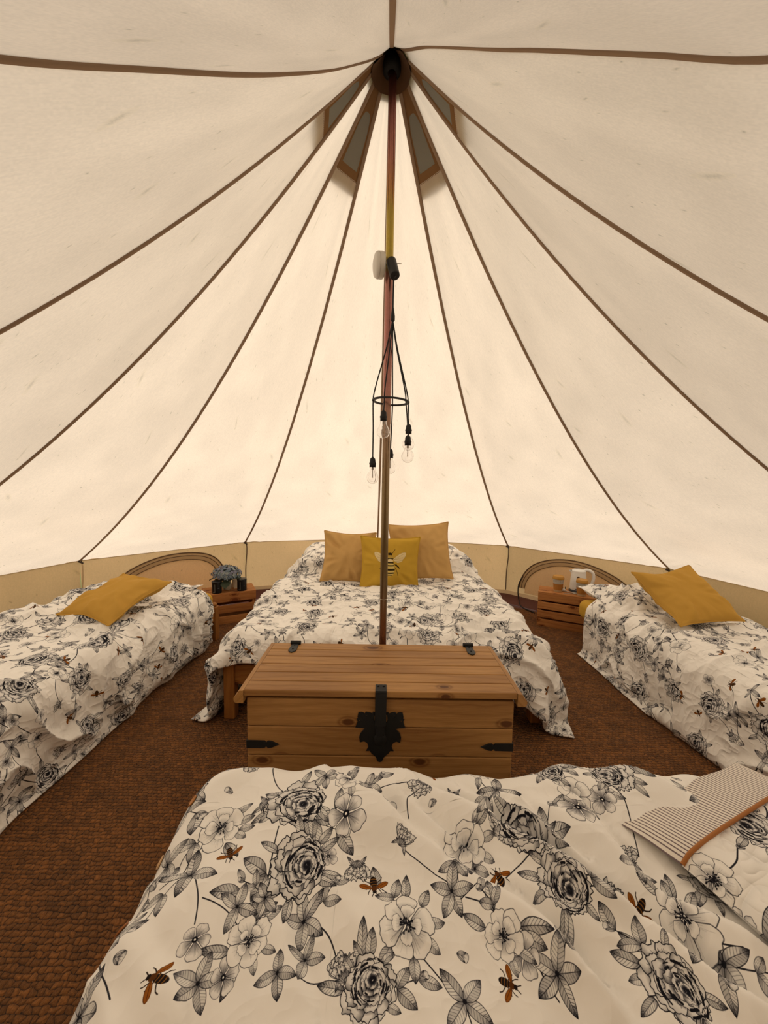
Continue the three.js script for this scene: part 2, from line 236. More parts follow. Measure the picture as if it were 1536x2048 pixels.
// the repeating print: 1.1 m square, every motif drawn again across the edges
function tilePrint() {
  const N = 2048, S = N / 1.1, cv = document.createElement('canvas'); cv.width = cv.height = N; const c = cv.getContext('2d'); ground(c, N, N);
  const r = rng(2024), q = [];
  const cells = 5;
  for (let j = 0; j < cells; j++) for (let i = 0; i < cells; i++) {
    const x = (i + 0.5 + (j % 2 ? 0.28 : -0.2) + (r() - 0.5) * 0.3) / cells * N, y = (j + 0.5 + (r() - 0.5) * 0.35) / cells * N, a = r() * 6.28, kind = (i * 2 + j * 3 + Math.floor(r() * 2)) % 5, s = S * (0.9 + 0.25 * r());
    q.push([x, y, a, kind, s, Math.floor(r() * 1e6)]);
  }
  const sprig = (x, y, a, kind, s, seed) => {
    const r = rng(seed), P = (d, e) => [x + Math.cos(a + e) * d * s, y + Math.sin(a + e) * d * s];
    const s1 = P(0.10, 2.5), s2 = P(0.135, 1.7), s3 = P(0.11, -1.9), s4 = P(0.13, 3.6);
    stem(c, [[x, y], P(0.06, 2.2), s1, P(0.14, 2.8)], s * 0.0032); stem(c, [[x, y], P(0.07, 1.8), s2], s * 0.0028); stem(c, [[x, y], P(0.06, -2.2), s3], s * 0.0028); stem(c, [s1, P(0.13, 3.1), s4], s * 0.0026);
    if (kind === 0) { rosette(c, ...s1, s * 0.036, a, r); rosette(c, ...s2, s * 0.03, a + 1, r); dahlia(c, ...s3, s * 0.024, a - 1.8, r); peony(c, x, y, s * 0.062, a, r); bud(c, ...s4, s * 0.016, a + 3, r); }
    else if (kind === 1) { rosette(c, ...s1, s * 0.04, a, r); blossom(c, ...s2, s * 0.026, a, r); magnolia(c, x, y, s * 0.046, a, r); bud(c, ...s3, s * 0.016, a - 2, r); rosette(c, ...s4, s * 0.026, a, r); }
    else if (kind === 2) { peony(c, x, y, s * 0.054, a + 1, r); magnolia(c, ...s1, s * 0.036, a + 2, r); rosette(c, ...s2, s * 0.032, a, r); rosette(c, ...s3, s * 0.03, a, r); dahlia(c, ...s4, s * 0.022, a + 3, r); }
    else if (kind === 3) { magnolia(c, x, y, s * 0.044, a, r); blossom(c, ...P(0.055, 1), s * 0.028, a, r); blossom(c, ...s1, s * 0.03, a, r); rosette(c, ...s3, s * 0.036, a, r); dahlia(c, ...s2, s * 0.026, a + 1.5, r); rosette(c, ...s4, s * 0.03, a + 2, r); }
    else { peony(c, x, y, s * 0.058, a, r); dahlia(c, ...s2, s * 0.028, a + 1.7, r); rosette(c, ...s1, s * 0.04, a, r); blossom(c, ...s3, s * 0.024, a, r); }
    if (seed % 3 !== 0) { const b = P(0.155, -0.5); bee(c, ...b, s * 0.019, a * 2); }
  };
  for (const [x, y, a, k, s, sd] of q) for (const dx of [-N, 0, N]) for (const dy of [-N, 0, N]) { if (x + dx < -420 || x + dx > N + 420 || y + dy < -420 || y + dy > N + 420) continue; sprig(x + dx, y + dy, a, k, s, sd); }
  return tex(cv);
}
// the near duvet shows its print large: motifs where the cloth carries them (millimetres across the bed)
const NEAR = {
  P: [[-374, 761, 59, 0], [-115, 838, 69, 40], [-88, 966, 63, 0], [400, 903, 58, 200], [428, 1001, 47, 60], [62, 1140, 45, 300], [537, 716, 41, 20], [685, 746, 56, 160], [735, 988, 40, 10], [534, 1136, 48, 40]],
  D: [[-179, 839, 35, 0], [171, 774, 34, 120], [121, 912, 26, 300], [-426, 910, 26, 250], [33, 969, 27, 80], [521, 1000, 27, 350], [607, 930, 26, 280], [-269, 734, 24, 30], [258, 781, 25, 100], [22, 1116, 26, 250], [347, 892, 27, 160]],
  M: [[-269, 890, 49, 320], [257, 913, 50, 330], [124, 1062, 46, 330], [-404, 1052, 46, 320], [631, 1052, 50, 300], [-145, 1081, 38, 0], [-1, 785, 45, 20], [558, 789, 48, 40], [291, 1076, 35, 20], [342, 699, 30, 0]],
  B: [[-230, 1088, 25, 0], [93, 833, 26, 20], [1, 873, 43, 100], [-169, 1126, 24, 40], [535, 849, 40, 60], [315, 1099, 25, 10], [-28, 949, 21, 30], [622, 815, 35, 70]],
  L: [[-291, 981, 43, 0], [-57, 1049, 38, 30], [214, 1003, 39, 60], [-371, 1142, 42, 10], [-82, 1126, 30, 80], [208, 1149, 40, 40], [374, 777, 46, 20], [880, 825, 47, 100], [768, 910, 49, 200], [355, 1117, 34, 0], [-356, 932, 36, 50], [-137, 1020, 28, 100], [-65, 768, 33, 10], [-447, 901, 28, 80], [-183, 1037, 33, 200], [270, 955, 29, 120], [596, 962, 31, 20], [-44, 1098, 28, 10], [-205, 1135, 31, 60], [652, 1106, 34, 0]],
  U: [[-343, 1089, 17, 20], [206, 1089, 17, 20], [-354, 962, 16, 60], [-275, 807, 15, 200], [206, 821, 15, 190], [873, 724, 19, 70], [528, 1110, 15, 120]],
  E: [[-228, 949, 20, 60], [66, 1001, 21, 80], [314, 975, 20, 250], [-258, 1134, 19, 190], [283, 1129, 18, 20], [210, 701, 19, 180], [563, 1021, 19, 150]],
};
const NEAR_STEMS = [[[-382, 801], [-385, 860], [-426, 901]], [[-279, 912], [-308, 947], [-315, 989], [-335, 997]], [[-381, 1078], [-345, 1113], [-315, 1147]], [[133, 1087], [168, 1118], [198, 1149]], [[-219, 707], [-192, 770], [-132, 825]], [[-142, 898], [-144, 940], [-142, 996]], [[-76, 1020], [-50, 1047], [-4, 1071], [14, 1110]],
  [[-245, 1029], [-195, 1044], [-160, 1073]], [[37, 789], [101, 773], [153, 765]], [[141, 847], [129, 808], [163, 783]], [[119, 927], [175, 966], [214, 992]], [[249, 941], [231, 983], [215, 1005]], [[376, 819], [355, 777], [331, 732]], [[384, 954], [298, 992], [231, 1017]], [[240, 1017], [288, 1040], [305, 1083]], [[508, 1015], [460, 1015], [436, 1007]],
  [[634, 758], [679, 787], [658, 866], [630, 932]], [[-82, 1126], [-41, 1128], [22, 1128]], [[633, 1074], [660, 1090], [684, 1099]], [[-335, 726], [-278, 716], [-237, 690]], [[330, 1102], [334, 1126], [348, 1143]], [[-240, 1066], [-247, 1037], [-272, 997]]];
function nearPrint(x0, z0, size) { // a window of the print, size metres square, its corner at (x0, z0)
  const N = 2048, S = N / size, cv = document.createElement('canvas'); cv.width = cv.height = N; const c = cv.getContext('2d'); ground(c, N, N);
  const X = (mm) => (mm / 1000 - x0) * S, Y = (mm) => (mm / 1000 - z0) * S;
  for (const P of NEAR_STEMS) stem(c, P.map(([a, b]) => [X(a), Y(b)]), S * 0.0019);
  const more = rng(17); // leaves tucked against the big blooms, and twigs that carry buds and leaflets
  const twig = (x, y, e, L) => { const x1 = x + Math.cos(e) * L * 0.55 + Math.cos(e + 1.5) * L * 0.12, y1 = y + Math.sin(e) * L * 0.55 + Math.sin(e + 1.5) * L * 0.12, x2 = x + Math.cos(e) * L, y2 = y + Math.sin(e) * L; stem(c, [[x, y], [x1, y1], [x2, y2]], S * 0.0016); penLeaf(c, x1, y1, L * 0.5, L * 0.15, e + 0.9, 0.95, more); penLeaf(c, x1, y1, L * 0.45, L * 0.14, e - 0.8, 0.95, more); penLeaf(c, x2, y2, L * 0.5, L * 0.15, e + 0.35, 0.95, more); bud(c, x2, y2, L * 0.19, e - 0.3, more); };
  for (const [a, b, q] of [...NEAR.P, ...NEAR.M]) { for (let k = 0; k < 4; k++) { const e = more() * 6.28; penLeaf(c, X(a + Math.cos(e) * q * 0.8), Y(b + Math.sin(e) * q * 0.8), S * (0.034 + 0.016 * more()), S * 0.0105, e + (more() - 0.5) * 0.8, 0.95, more); } twig(X(a), Y(b), more() * 6.28, S * q * 0.0017); }
  for (const [a, b, q] of NEAR.L) if (more() < 0.6) twig(X(a), Y(b), more() * 6.28, S * q * 0.0018);
  for (const k of ['U', 'L', 'B', 'M', 'D', 'P', 'E']) NEAR[k].forEach(([a, b, s, d], n) => DRAW[k](c, X(a), Y(b), s / 1000 * S * (k === 'P' ? 0.92 : 0.95), d * Math.PI / 180, rng(n * 37 + k.charCodeAt(0))));
  const r = rng(99); // the rest of the cloth: folded down the sides and under the pillow
  for (let k = 0; k < 26; k++) { const a = -950 + r() * 2500, b = r() < 0.5 ? 150 + r() * 480 : 1190 + r() * 500; rosette(c, X(a), Y(b), 0.036 * S, r() * 6, rng(k)); if (k % 2) peony(c, X(a + 90), Y(b + 40), 0.055 * S, r() * 6, rng(k + 50)); else magnolia(c, X(a - 80), Y(b + 50), 0.045 * S, r() * 6, rng(k + 80)); }
  for (let k = 0; k < 12; k++) { const a = r() < 0.6 ? -860 + r() * 330 : 1000 + r() * 500, b = 650 + r() * 520; rosette(c, X(a), Y(b), 0.036 * S, r() * 6, rng(k + 7)); if (k % 2) dahlia(c, X(a + 60), Y(b - 60), 0.03 * S, r() * 6, rng(k + 51)); else bee(c, X(a - 60), Y(b), 0.019 * S, r() * 6); }
  return tex(cv);
}
const printTex = tilePrint();
const linenBump = pixels(1024, 1024, (x, y) => { let v = 0; for (const [f, a, s] of [[9, 0.5, 51], [19, 0.3, 52], [41, 0.15, 53]]) { const q = 1 - Math.abs(vn(x / 1024 * f + 0.8 * vn(x / 180, y / 180, s + 9, 0, 0), y / 1024 * f, s, f, f)); v += a * q * q; } v = 255 * Math.min(1, v); return [v, v, v]; }, true);
const cotton = (map, o = {}) => new THREE.MeshPhysicalMaterial({ map, roughness: 0.85, specularIntensity: 0.25, side: THREE.DoubleSide, ...o });
const printMat = cotton(withRepeat(printTex, 1 / 1.1), { bumpMap: withRepeat(linenBump, 1.2), bumpScale: 0.016 });

// ---------------------------------------------------------------- the tent: twelve roof panels between seams, a low wall, an entrance behind the camera
const H = 3.11, HW = 0.64, R = 2.87;
const deg = [-180, -150, -116, -86.8, -60.8, -31.8, -0.8, 30.1, 59.5, 92.9, 122.2, 150, 180]; // seam azimuths from the back of the tent
const prof = (t) => 3.11 - 2.47 * (t + 0.4745 * t * (1 - t) + 0.0744 * t * (1 - t) * (1 - 2 * t));
function table(T) { return (t) => { const q = t * R; let k = 0; while (k < T.length - 2 && T[k + 1][0] < q) k++; const a = T[Math.max(0, k - 1)], b = T[k], c = T[k + 1], d = T[Math.min(T.length - 1, k + 2)], u = (q - b[0]) / (c[0] - b[0]), m1 = (c[1] - a[1]) / (c[0] - a[0]) * (c[0] - b[0]), m2 = (d[1] - b[1]) / (d[0] - b[0]) * (c[0] - b[0]); return (2 * u ** 3 - 3 * u * u + 1) * b[1] + (u ** 3 - 2 * u * u + u) * m1 + (-2 * u ** 3 + 3 * u * u) * c[1] + (u ** 3 - u * u) * m2; }; }
const seamL = table([[0, 3.11], [0.04, 3.05], [0.121, 2.948], [0.267, 2.794], [0.404, 2.655], [0.601, 2.471], [0.744, 2.344], [0.958, 2.165], [1.184, 1.979], [1.9, 1.44], [R, 0.86]]);
const seamR = table([[0, 3.11], [0.04, 3.06], [0.11, 2.991], [0.256, 2.869], [0.615, 2.535], [0.731, 2.429], [1.007, 2.171], [1.181, 2.009], [1.9, 1.46], [R, 0.86]]);
const doorSeam = table([[0, 3.11], [0.1, 2.995], [0.6, 2.53], [1.2, 2.06], [1.9, 1.62], [R, 1.25]]);
const seamY = (k) => k === 0 || k === 12 ? doorSeam : k === 1 ? seamL : k === 11 ? seamR : prof;
function seamPt(k, t) { const a = deg[k] * Math.PI / 180; return V(R * t * Math.sin(a) + 0.012 * (1 - t), seamY(k)(t), -R * t * Math.cos(a)); }
const AX = V(0, 1.2, 0);
function roofPt(k, s, t) { // a point of the panel between seams k and k + 1, with small puckers where the cloth is pulled at the eaves and the peak
  const p = seamPt(k, t).lerp(seamPt(k + 1, t), s), out = V(p.x, 0.8, p.z).normalize();
  const e = Math.min(s, 1 - s), pk = Math.exp(-(((1 - t) / 0.10) ** 2)) * Math.exp(-((e - 0.10) ** 2) / 0.012) * Math.sin((t * 0.7 + e * 0.3) * 230) * 0.008 + Math.exp(-((t - 0.12) ** 2) / 0.006) * Math.sin(s * 19 + k) * 0.0022 * (t > 0.05 ? 1 : 0);
  const sag = 0.012 * Math.sin(Math.PI * s) * Math.sin(Math.PI * t);
  return p.addScaledVector(out, pk * Math.sin(Math.PI * Math.min(1, e * 8)) - sag);
}
const ceiling = struct('ceiling');
const panelGrid = (k, s0, s1, t0, t1, nu, nv, lift = 0, warp) => grid(nu, nv, (a, b) => { const s = typeof s0 === 'function' ? s0(b) + (s1(b) - s0(b)) * a : s0 + (s1 - s0) * a, t = warp ? warp(a, b) : t0 + (t1 - t0) * b, p = roofPt(k, s, t); if (lift) p.addScaledVector(V(p.x, 0.5, p.z).normalize(), lift * (typeof lift === 'number' ? 1 : 1)); return [p.x, p.y, p.z, s * 1.4 + k * 0.37, t * R * 1.3 + k * 0.21]; });
const VENT = new Set([4, 6 + 1, 2, 8 + 1]); // panels with a netted vent near the peak
const T0 = 0.047, T1 = 0.090;
for (let k = 0; k < 12; k++) {
  const vent = k === 2 || k === 4 || k === 7 || k === 9;
  const door = k === 0 || k === 11, panel = part('roof_panel', panelGrid(k, 0, 1, vent ? 0.097 : 0.010, door ? 0.62 : 1, 40, 96), roofMat, ceiling);
  if (door) part('door_flap', panelGrid(k, 0, 1, 0.62, 1, 30, 50), doorMat, ceiling); // the entrance is closed with two layers of heavy cloth
  if (vent) {
    const top = (a) => T0 + 0.010 * (2 * a - 1) ** 4, S0 = 0.17, S1 = 0.83;
    const frame = merge([panelGrid(k, 0, S0, 0.010, 0.098, 4, 16), panelGrid(k, S1, 1, 0.010, 0.098, 4, 16), panelGrid(k, S0, S1, 0, 0, 12, 6, 0, (a, b) => 0.010 + (top(a) - 0.010) * b), panelGrid(k, S0, S1, T1, 0.098, 12, 3)]);
    part('vent_frame', frame, heavyMat, panel);
    part('vent_net', panelGrid(k, S0, S1, 0, 0, 12, 12, 0.001, (a, b) => top(a) + (T1 - top(a)) * b), netMat, panel);
    // the storm hood stands off the roof outside, sewn to the seams and open below
    part('vent_hood', grid(10, 12, (a, b) => { const t = 0.03 + 0.080 * b, p = roofPt(k, a, t), l = 0.004 + 0.030 * b * Math.sin(Math.PI * a) ** 0.7; p.addScaledVector(V(p.x, 0.35, p.z).normalize(), l); return [p.x, p.y, p.z]; }), heavyMat, panel);
  }
}
for (let k = 0; k < 12; k++) { // the felled seams: flat ribs standing a few millimetres proud of the cloth
  const a = deg[k] * Math.PI / 180, side = V(Math.cos(a), 0, Math.sin(a)), n = 90, P = [];
  for (let j = 0; j <= n; j++) { const t = 0.028 + 0.972 * j / n, p = seamPt(k, t), q = seamPt(k, Math.min(1, t + 0.004)).sub(seamPt(k, t - 0.004)).normalize(), inn = q.clone().cross(side).normalize(); if (inn.dot(V(-Math.sin(a), -0.6, Math.cos(a))) < 0) inn.negate(); P.push([p, inn]); }
  const w = 0.0085, d = 0.0045;
  const g = grid(4, n, (u, v) => { const [p, inn] = P[Math.round(v * n)], c = [[-w, -0.001], [-w * 0.9, d], [0, d * 1.15], [w * 0.9, d], [w, -0.001]][Math.round(u * 4)]; const o = p.clone().addScaledVector(side, c[0]).addScaledVector(inn, c[1]); return [o.x, o.y, o.z, u, v * 3]; });
  part('seam', g, seamMat, ceiling);
}
{ // peak reinforcement: an octagonal cone of thick canvas
  const g = grid(12, 8, (u, v) => { const a = (u * 12 + 0.5) / 12 * 2 * Math.PI, t = 0.029 * v + 0.0003, q = (u * 12 + 6) % 12, k = Math.min(11, Math.floor(q)), pt = roofPt(k, q - k, t); return [pt.x * 0.97 + 0.0004, pt.y - 0.008, pt.z * 0.97, u * 2, v * 0.2]; });
  part('peak_patch', g, std(0x5d4128, 1), ceiling);
  part('peak_cap', grid(36, 8, (u, v) => { const q = (u * 12) % 12, k = Math.min(11, Math.floor(q)), t = 0.0005 + 0.036 * v, pt = roofPt(k, q - k, t); return [pt.x * 1.05, pt.y + 0.022 - 0.004 * v, pt.z * 1.05]; }), std(0x6b5138, 1), ceiling);
}
// the wall, one piece of cloth per bay
const eave = (k) => seamPt(k, 1), base = (k) => { const e = eave(k); return V(e.x * 0.997, 0.0, e.z * 0.997); };
const walls = { wall_back: [4, 5, 6, 7], wall_left: [2, 3], wall_right: [8, 9], wall_front: [0, 1, 10, 11] };
const cordMat = std(0x5a4632, 0.9), toggleMat = std(0x2c2018, 0.6), hemMat = cloth({ color: 0xd9bd92, transmission: 0.06 });
for (const [name, bays] of Object.entries(walls)) {
  const w = struct(name);
  for (const k of bays) {
    const A = eave(k), B = eave(k + 1), a = base(k), b = base(k + 1), L = A.distanceTo(B);
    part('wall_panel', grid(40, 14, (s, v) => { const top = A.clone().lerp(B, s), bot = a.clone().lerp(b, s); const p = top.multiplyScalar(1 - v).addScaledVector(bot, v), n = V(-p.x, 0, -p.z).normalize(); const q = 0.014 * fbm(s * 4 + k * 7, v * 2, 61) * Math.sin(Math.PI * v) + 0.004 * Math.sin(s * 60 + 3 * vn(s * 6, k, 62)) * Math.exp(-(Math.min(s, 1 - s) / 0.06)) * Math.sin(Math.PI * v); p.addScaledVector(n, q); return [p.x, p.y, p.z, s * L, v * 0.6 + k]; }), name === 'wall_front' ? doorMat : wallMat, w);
    part('wall_hem', grid(12, 2, (s, v) => { const p = a.clone().lerp(b, s), n = V(-p.x, 0, -p.z).normalize(); p.y = 0.135 - 0.045 * v; p.addScaledVector(n, 0.006 + 0.012 * v); return [p.x, p.y, p.z]; }), groundsheetStrip, w);
    // roof hem that hangs over the top of the wall
    part('eave_hem', tube([A.clone().add(V(0, 0.002, 0)), A.clone().lerp(B, 0.5).add(V(0, 0.004, 0)), B.clone().add(V(0, 0.002, 0))], 0.0045, 12, 6), hemMat, w);
    // seam cord hanging down the wall at the bay's first seam, toggle at the eave
    if (k > 0) {
      const n = V(-A.x, 0, -A.z).normalize(), cord = [A.clone().addScaledVector(n, 0.004), A.clone().add(V(0.01, -0.02, 0)).addScaledVector(n, 0.02), A.clone().add(V(0.014, -0.10, 0)).addScaledVector(n, 0.018), V(A.x, 0.35, A.z).addScaledVector(n, 0.016), V(A.x, 0.14, A.z).addScaledVector(n, 0.022)];
      part('wall_cord', tube(cord, 0.0055, 30, 6), k === 4 ? std(0xc9b08a, 0.9) : cordMat, w);
      part('toggle', merge([at(new THREE.CapsuleGeometry(0.007, 0.03, 4, 8), A.x + n.x * 0.02, A.y - 0.012, A.z + n.z * 0.02, 0, 0, 1.2), at(new THREE.TorusGeometry(0.012, 0.003, 6, 14), A.x + n.x * 0.016, A.y + 0.006, A.z + n.z * 0.016)]), toggleMat, w);
    }
  }
}
// bathtub groundsheet under the matting
{
  const g = struct('baseboard_groundsheet');
  for (let k = 0; k < 12; k++) { const a = base(k), b = base(k + 1); part('sheet_upstand', grid(16, 4, (s, v) => { const p = a.clone().lerp(b, s), n = V(-p.x, 0, -p.z).normalize(); p.y = 0.10 - 0.10 * v; p.addScaledVector(n, 0.022 + 0.03 * v * v + 0.005 * vn(s * 9 + k, v * 2, 63)); return [p.x, p.y, p.z]; }), groundsheetMat, g); }
  const fl = struct('floor');
  part('coir_mat', at(new THREE.CylinderGeometry(2.70, 2.70, 0.012, 96), 0, -0.006, 0), coirMat, fl);
  const uv = fl.children[0].geometry.attributes.uv, p = fl.children[0].geometry.attributes.position; for (let i = 0; i < p.count; i++) uv.setXY(i, p.getX(i), p.getZ(i));
  part('groundsheet', at(new THREE.CylinderGeometry(2.9, 2.9, 0.02, 96), 0, -0.024, 0), groundsheetMat, fl);
  const gr = struct('ground'); part('lawn', at(new THREE.CylinderGeometry(60, 60, 0.2, 64), 0, -0.14, 0), std(0x5d7038, 1), gr);
}
// half-moon windows zipped shut in every second bay
const zipMat = std(0x5e4730, 0.8), flapMat = cloth({ color: 0xfff6e8, map: withRepeat(canvasTex, 0.5), transmission: 0.6 }), bandMat = cloth({ color: 0xc0a684, transmission: 0.35 });
function halfMoon(n, k, outer, inner, tilt = 0) {
  const A = eave(k), B = eave(k + 1), w = struct('window_' + n), d = B.clone().sub(A).setY(0).normalize(), nn = V(-(A.x + B.x), 0, -(A.z + B.z)).normalize();
  const P = (s, y, off) => V(A.x, y, A.z).addScaledVector(d, s).addScaledVector(nn, off);
  const curve = (pts) => new THREE.CatmullRomCurve3(pts.map(([s, y]) => V(s, y, 0)));
  const co = curve(outer), ci = curve(inner), N = 60;
  part('zip_band', grid(N, 3, (u, v) => { const o = co.getPoint(u), i = ci.getPoint(u), q = o.lerp(i, v), p = P(q.x, q.y, 0.026 + 0.006 * Math.sin(Math.PI * v)); return [p.x, p.y, p.z, u * 2, v * 0.1]; }), bandMat, w);
  part('flap', grid(40, 12, (u, v) => { const i = ci.getPoint(u), q = V(i.x, i.y + (0.15 - i.y) * v, 0), p = P(q.x, q.y, 0.022 - 0.006 * Math.sin(Math.PI * u) * v); return [p.x, p.y, p.z, q.x, q.y]; }), flapMat, w);
  for (const [f, rr] of [[0.04, 0.006], [0.45, 0.004], [0.97, 0.004]]) { const pts = []; for (let j = 0; j <= 24; j++) { const q = co.getPoint(j / 24).lerp(ci.getPoint(j / 24), f); pts.push(P(q.x, q.y, 0.030)); } part('zip', tube(pts, rr, 60, 6), zipMat, w); }
  return P;
}
halfMoon(1, 4, [[0.17, 0.2], [0.2, 0.34], [0.285, 0.469], [0.429, 0.55], [0.637, 0.603], [0.885, 0.6], [1.055, 0.55], [1.156, 0.452], [1.2, 0.32], [1.21, 0.2]], [[0.25, 0.2], [0.28, 0.33], [0.36, 0.43], [0.48, 0.49], [0.637, 0.53], [0.865, 0.53], [1.0, 0.49], [1.09, 0.41], [1.13, 0.3], [1.135, 0.2]]);
const PW = halfMoon(2, 7, [[0.16, 0.2], [0.175, 0.284], [0.225, 0.39], [0.314, 0.485], [0.492, 0.565], [0.708, 0.59], [0.934, 0.551], [1.145, 0.454], [1.246, 0.35], [1.28, 0.2]], [[0.225, 0.2], [0.24, 0.27], [0.29, 0.36], [0.37, 0.43], [0.52, 0.498], [0.71, 0.52], [0.91, 0.483], [1.08, 0.40], [1.165, 0.31], [1.2, 0.2]]);
tag(mesh(numbered('cable'), tube([PW(0.205, 0.335, 0.035), PW(0.17, 0.25, 0.05), PW(0.165, 0.17, 0.055), PW(0.18, 0.08, 0.06), PW(0.22, 0.02, 0.09), PW(0.4, 0.008, 0.16)], 0.006, 60, 8), blackPlastic), 'black cable hanging down the wall left of the four-slat crate', 'cable');

// ---------------------------------------------------------------- draped cloth: a small mass-spring relaxation over the bed it lies on
// cloth: width w (x) by length l (z), centred at (cx, cz), laid at height y; solids: rounded boxes [x, y, z, hx, hy, hz, r]
function drape({ w, l, cx, cz, y, h, solids, steps = 150, iters = 9, seed = 1, squeeze = [1, 1], loft = 0.03, lump = 0.02, stiff = 0.35, floorY = 0.012, yaw = 0 }) {
  const nx = Math.round(w / h) + 1, nz = Math.round(l / h) + 1, n = nx * nz, p = new Float32Array(n * 3), o = new Float32Array(n * 3), off = new Float32Array(n), r = rng(seed);
  for (let j = 0; j < nz; j++) for (let i = 0; i < nx; i++) {
    const k = j * nx + i, u = (i / (nx - 1) - 0.5) * w, v = (j / (nz - 1) - 0.5) * l;
    p[k * 3] = cx + u * squeeze[0] + 0.004 * vn(u * 9, v * 9, seed); p[k * 3 + 1] = y + 0.03 * fbm(u * 3.3, v * 3.3, seed + 1) + 0.03; p[k * 3 + 2] = cz + v * squeeze[1] + 0.004 * vn(u * 9, v * 9, seed + 5); if (yaw) { const x = p[k * 3], z = p[k * 3 + 2], c = Math.cos(yaw), sn = Math.sin(yaw); p[k * 3] = x * c - z * sn; p[k * 3 + 2] = z * c + x * sn; }
    off[k] = loft + lump * (0.5 + 0.8 * fbm(u * 3.1 + 5, v * 3.1, seed + 2)) + lump * 0.35 * vn(u * 11, v * 11, seed + 3);
  }
  o.set(p);
  const C = []; // constraints: a, b, rest, stiffness
  const add = (i, j, a, b, s) => { if (i + a < 0 || i + a >= nx || j + b >= nz) return; C.push(j * nx + i, (j + b) * nx + i + a, Math.hypot(a * w / (nx - 1), b * l / (nz - 1)), s); };
  for (let j = 0; j < nz; j++) for (let i = 0; i < nx; i++) { add(i, j, 1, 0, 1); add(i, j, 0, 1, 1); add(i, j, 1, 1, 0.5); add(i, j, -1, 1, 0.5); add(i, j, 3, 0, stiff); add(i, j, 0, 3, stiff); }
  const ca = new Int32Array(C.length / 4), cb = new Int32Array(ca.length), cr = new Float32Array(ca.length), cs = new Float32Array(ca.length);
  for (let k = 0; k < ca.length; k++) { ca[k] = C[k * 4] * 3; cb[k] = C[k * 4 + 1] * 3; cr[k] = C[k * 4 + 2]; cs[k] = C[k * 4 + 3] * 0.5; }
  const collide = (k) => {
    const b = k * 3, d = off[k];
    for (const [sx, sy, sz, hx, hy, hz, rr] of solids) {
      const dx = p[b] - sx, dy = p[b + 1] - sy, dz = p[b + 2] - sz, qx = Math.abs(dx) - hx + rr, qy = Math.abs(dy) - hy + rr, qz = Math.abs(dz) - hz + rr;
      const mx = Math.max(qx, 0), my = Math.max(qy, 0), mz = Math.max(qz, 0), ml = Math.hypot(mx, my, mz), inside = Math.min(Math.max(qx, qy, qz), 0), e = ml + inside - rr;
      if (e >= d) continue;
      let nx_, ny_, nz_;
      if (ml > 1e-6) { nx_ = Math.sign(dx) * mx / ml; ny_ = Math.sign(dy) * my / ml; nz_ = Math.sign(dz) * mz / ml; } else { nx_ = nz_ = 0; ny_ = 1; if (qx > qy && qx > qz) { nx_ = Math.sign(dx); ny_ = 0; } else if (qz > qy) { nz_ = Math.sign(dz); ny_ = 0; } }
      const q = d - e; p[b] += nx_ * q; p[b + 1] += ny_ * q; p[b + 2] += nz_ * q;
      const fr = 0.55, vx = p[b] - o[b], vy = p[b + 1] - o[b + 1], vz = p[b + 2] - o[b + 2], vn_ = vx * nx_ + vy * ny_ + vz * nz_;
      o[b] += (vx - vn_ * nx_) * fr; o[b + 1] += (vy - vn_ * ny_) * fr; o[b + 2] += (vz - vn_ * nz_) * fr;
    }
    if (p[b + 1] < floorY) { p[b + 1] = floorY; o[b] += (p[b] - o[b]) * 0.7; o[b + 2] += (p[b + 2] - o[b + 2]) * 0.7; }
  };
  for (let s = 0; s < steps; s++) {
    for (let k = 0; k < n; k++) { const b = k * 3; for (let c = 0; c < 3; c++) { const v = (p[b + c] - o[b + c]) * 0.965; o[b + c] = p[b + c]; p[b + c] += v; } p[b + 1] -= 0.0011; }
    for (let it = 0; it < iters; it++) {
      for (let k = 0; k < ca.length; k++) {
        const a = ca[k], b = cb[k], dx = p[b] - p[a], dy = p[b + 1] - p[a + 1], dz = p[b + 2] - p[a + 2], d = Math.sqrt(dx * dx + dy * dy + dz * dz) || 1e-6;
        let f = (d - cr[k]) / d * cs[k]; if (cs[k] < 0.3 && d > cr[k]) f *= 0.5;
        p[a] += dx * f; p[a + 1] += dy * f; p[a + 2] += dz * f; p[b] -= dx * f; p[b + 1] -= dy * f; p[b + 2] -= dz * f;
      }
      if (it % 3 === 2 || it === iters - 1) for (let k = 0; k < n; k++) collide(k);
    }
  }
  return { p, nx, nz, w, l };
}
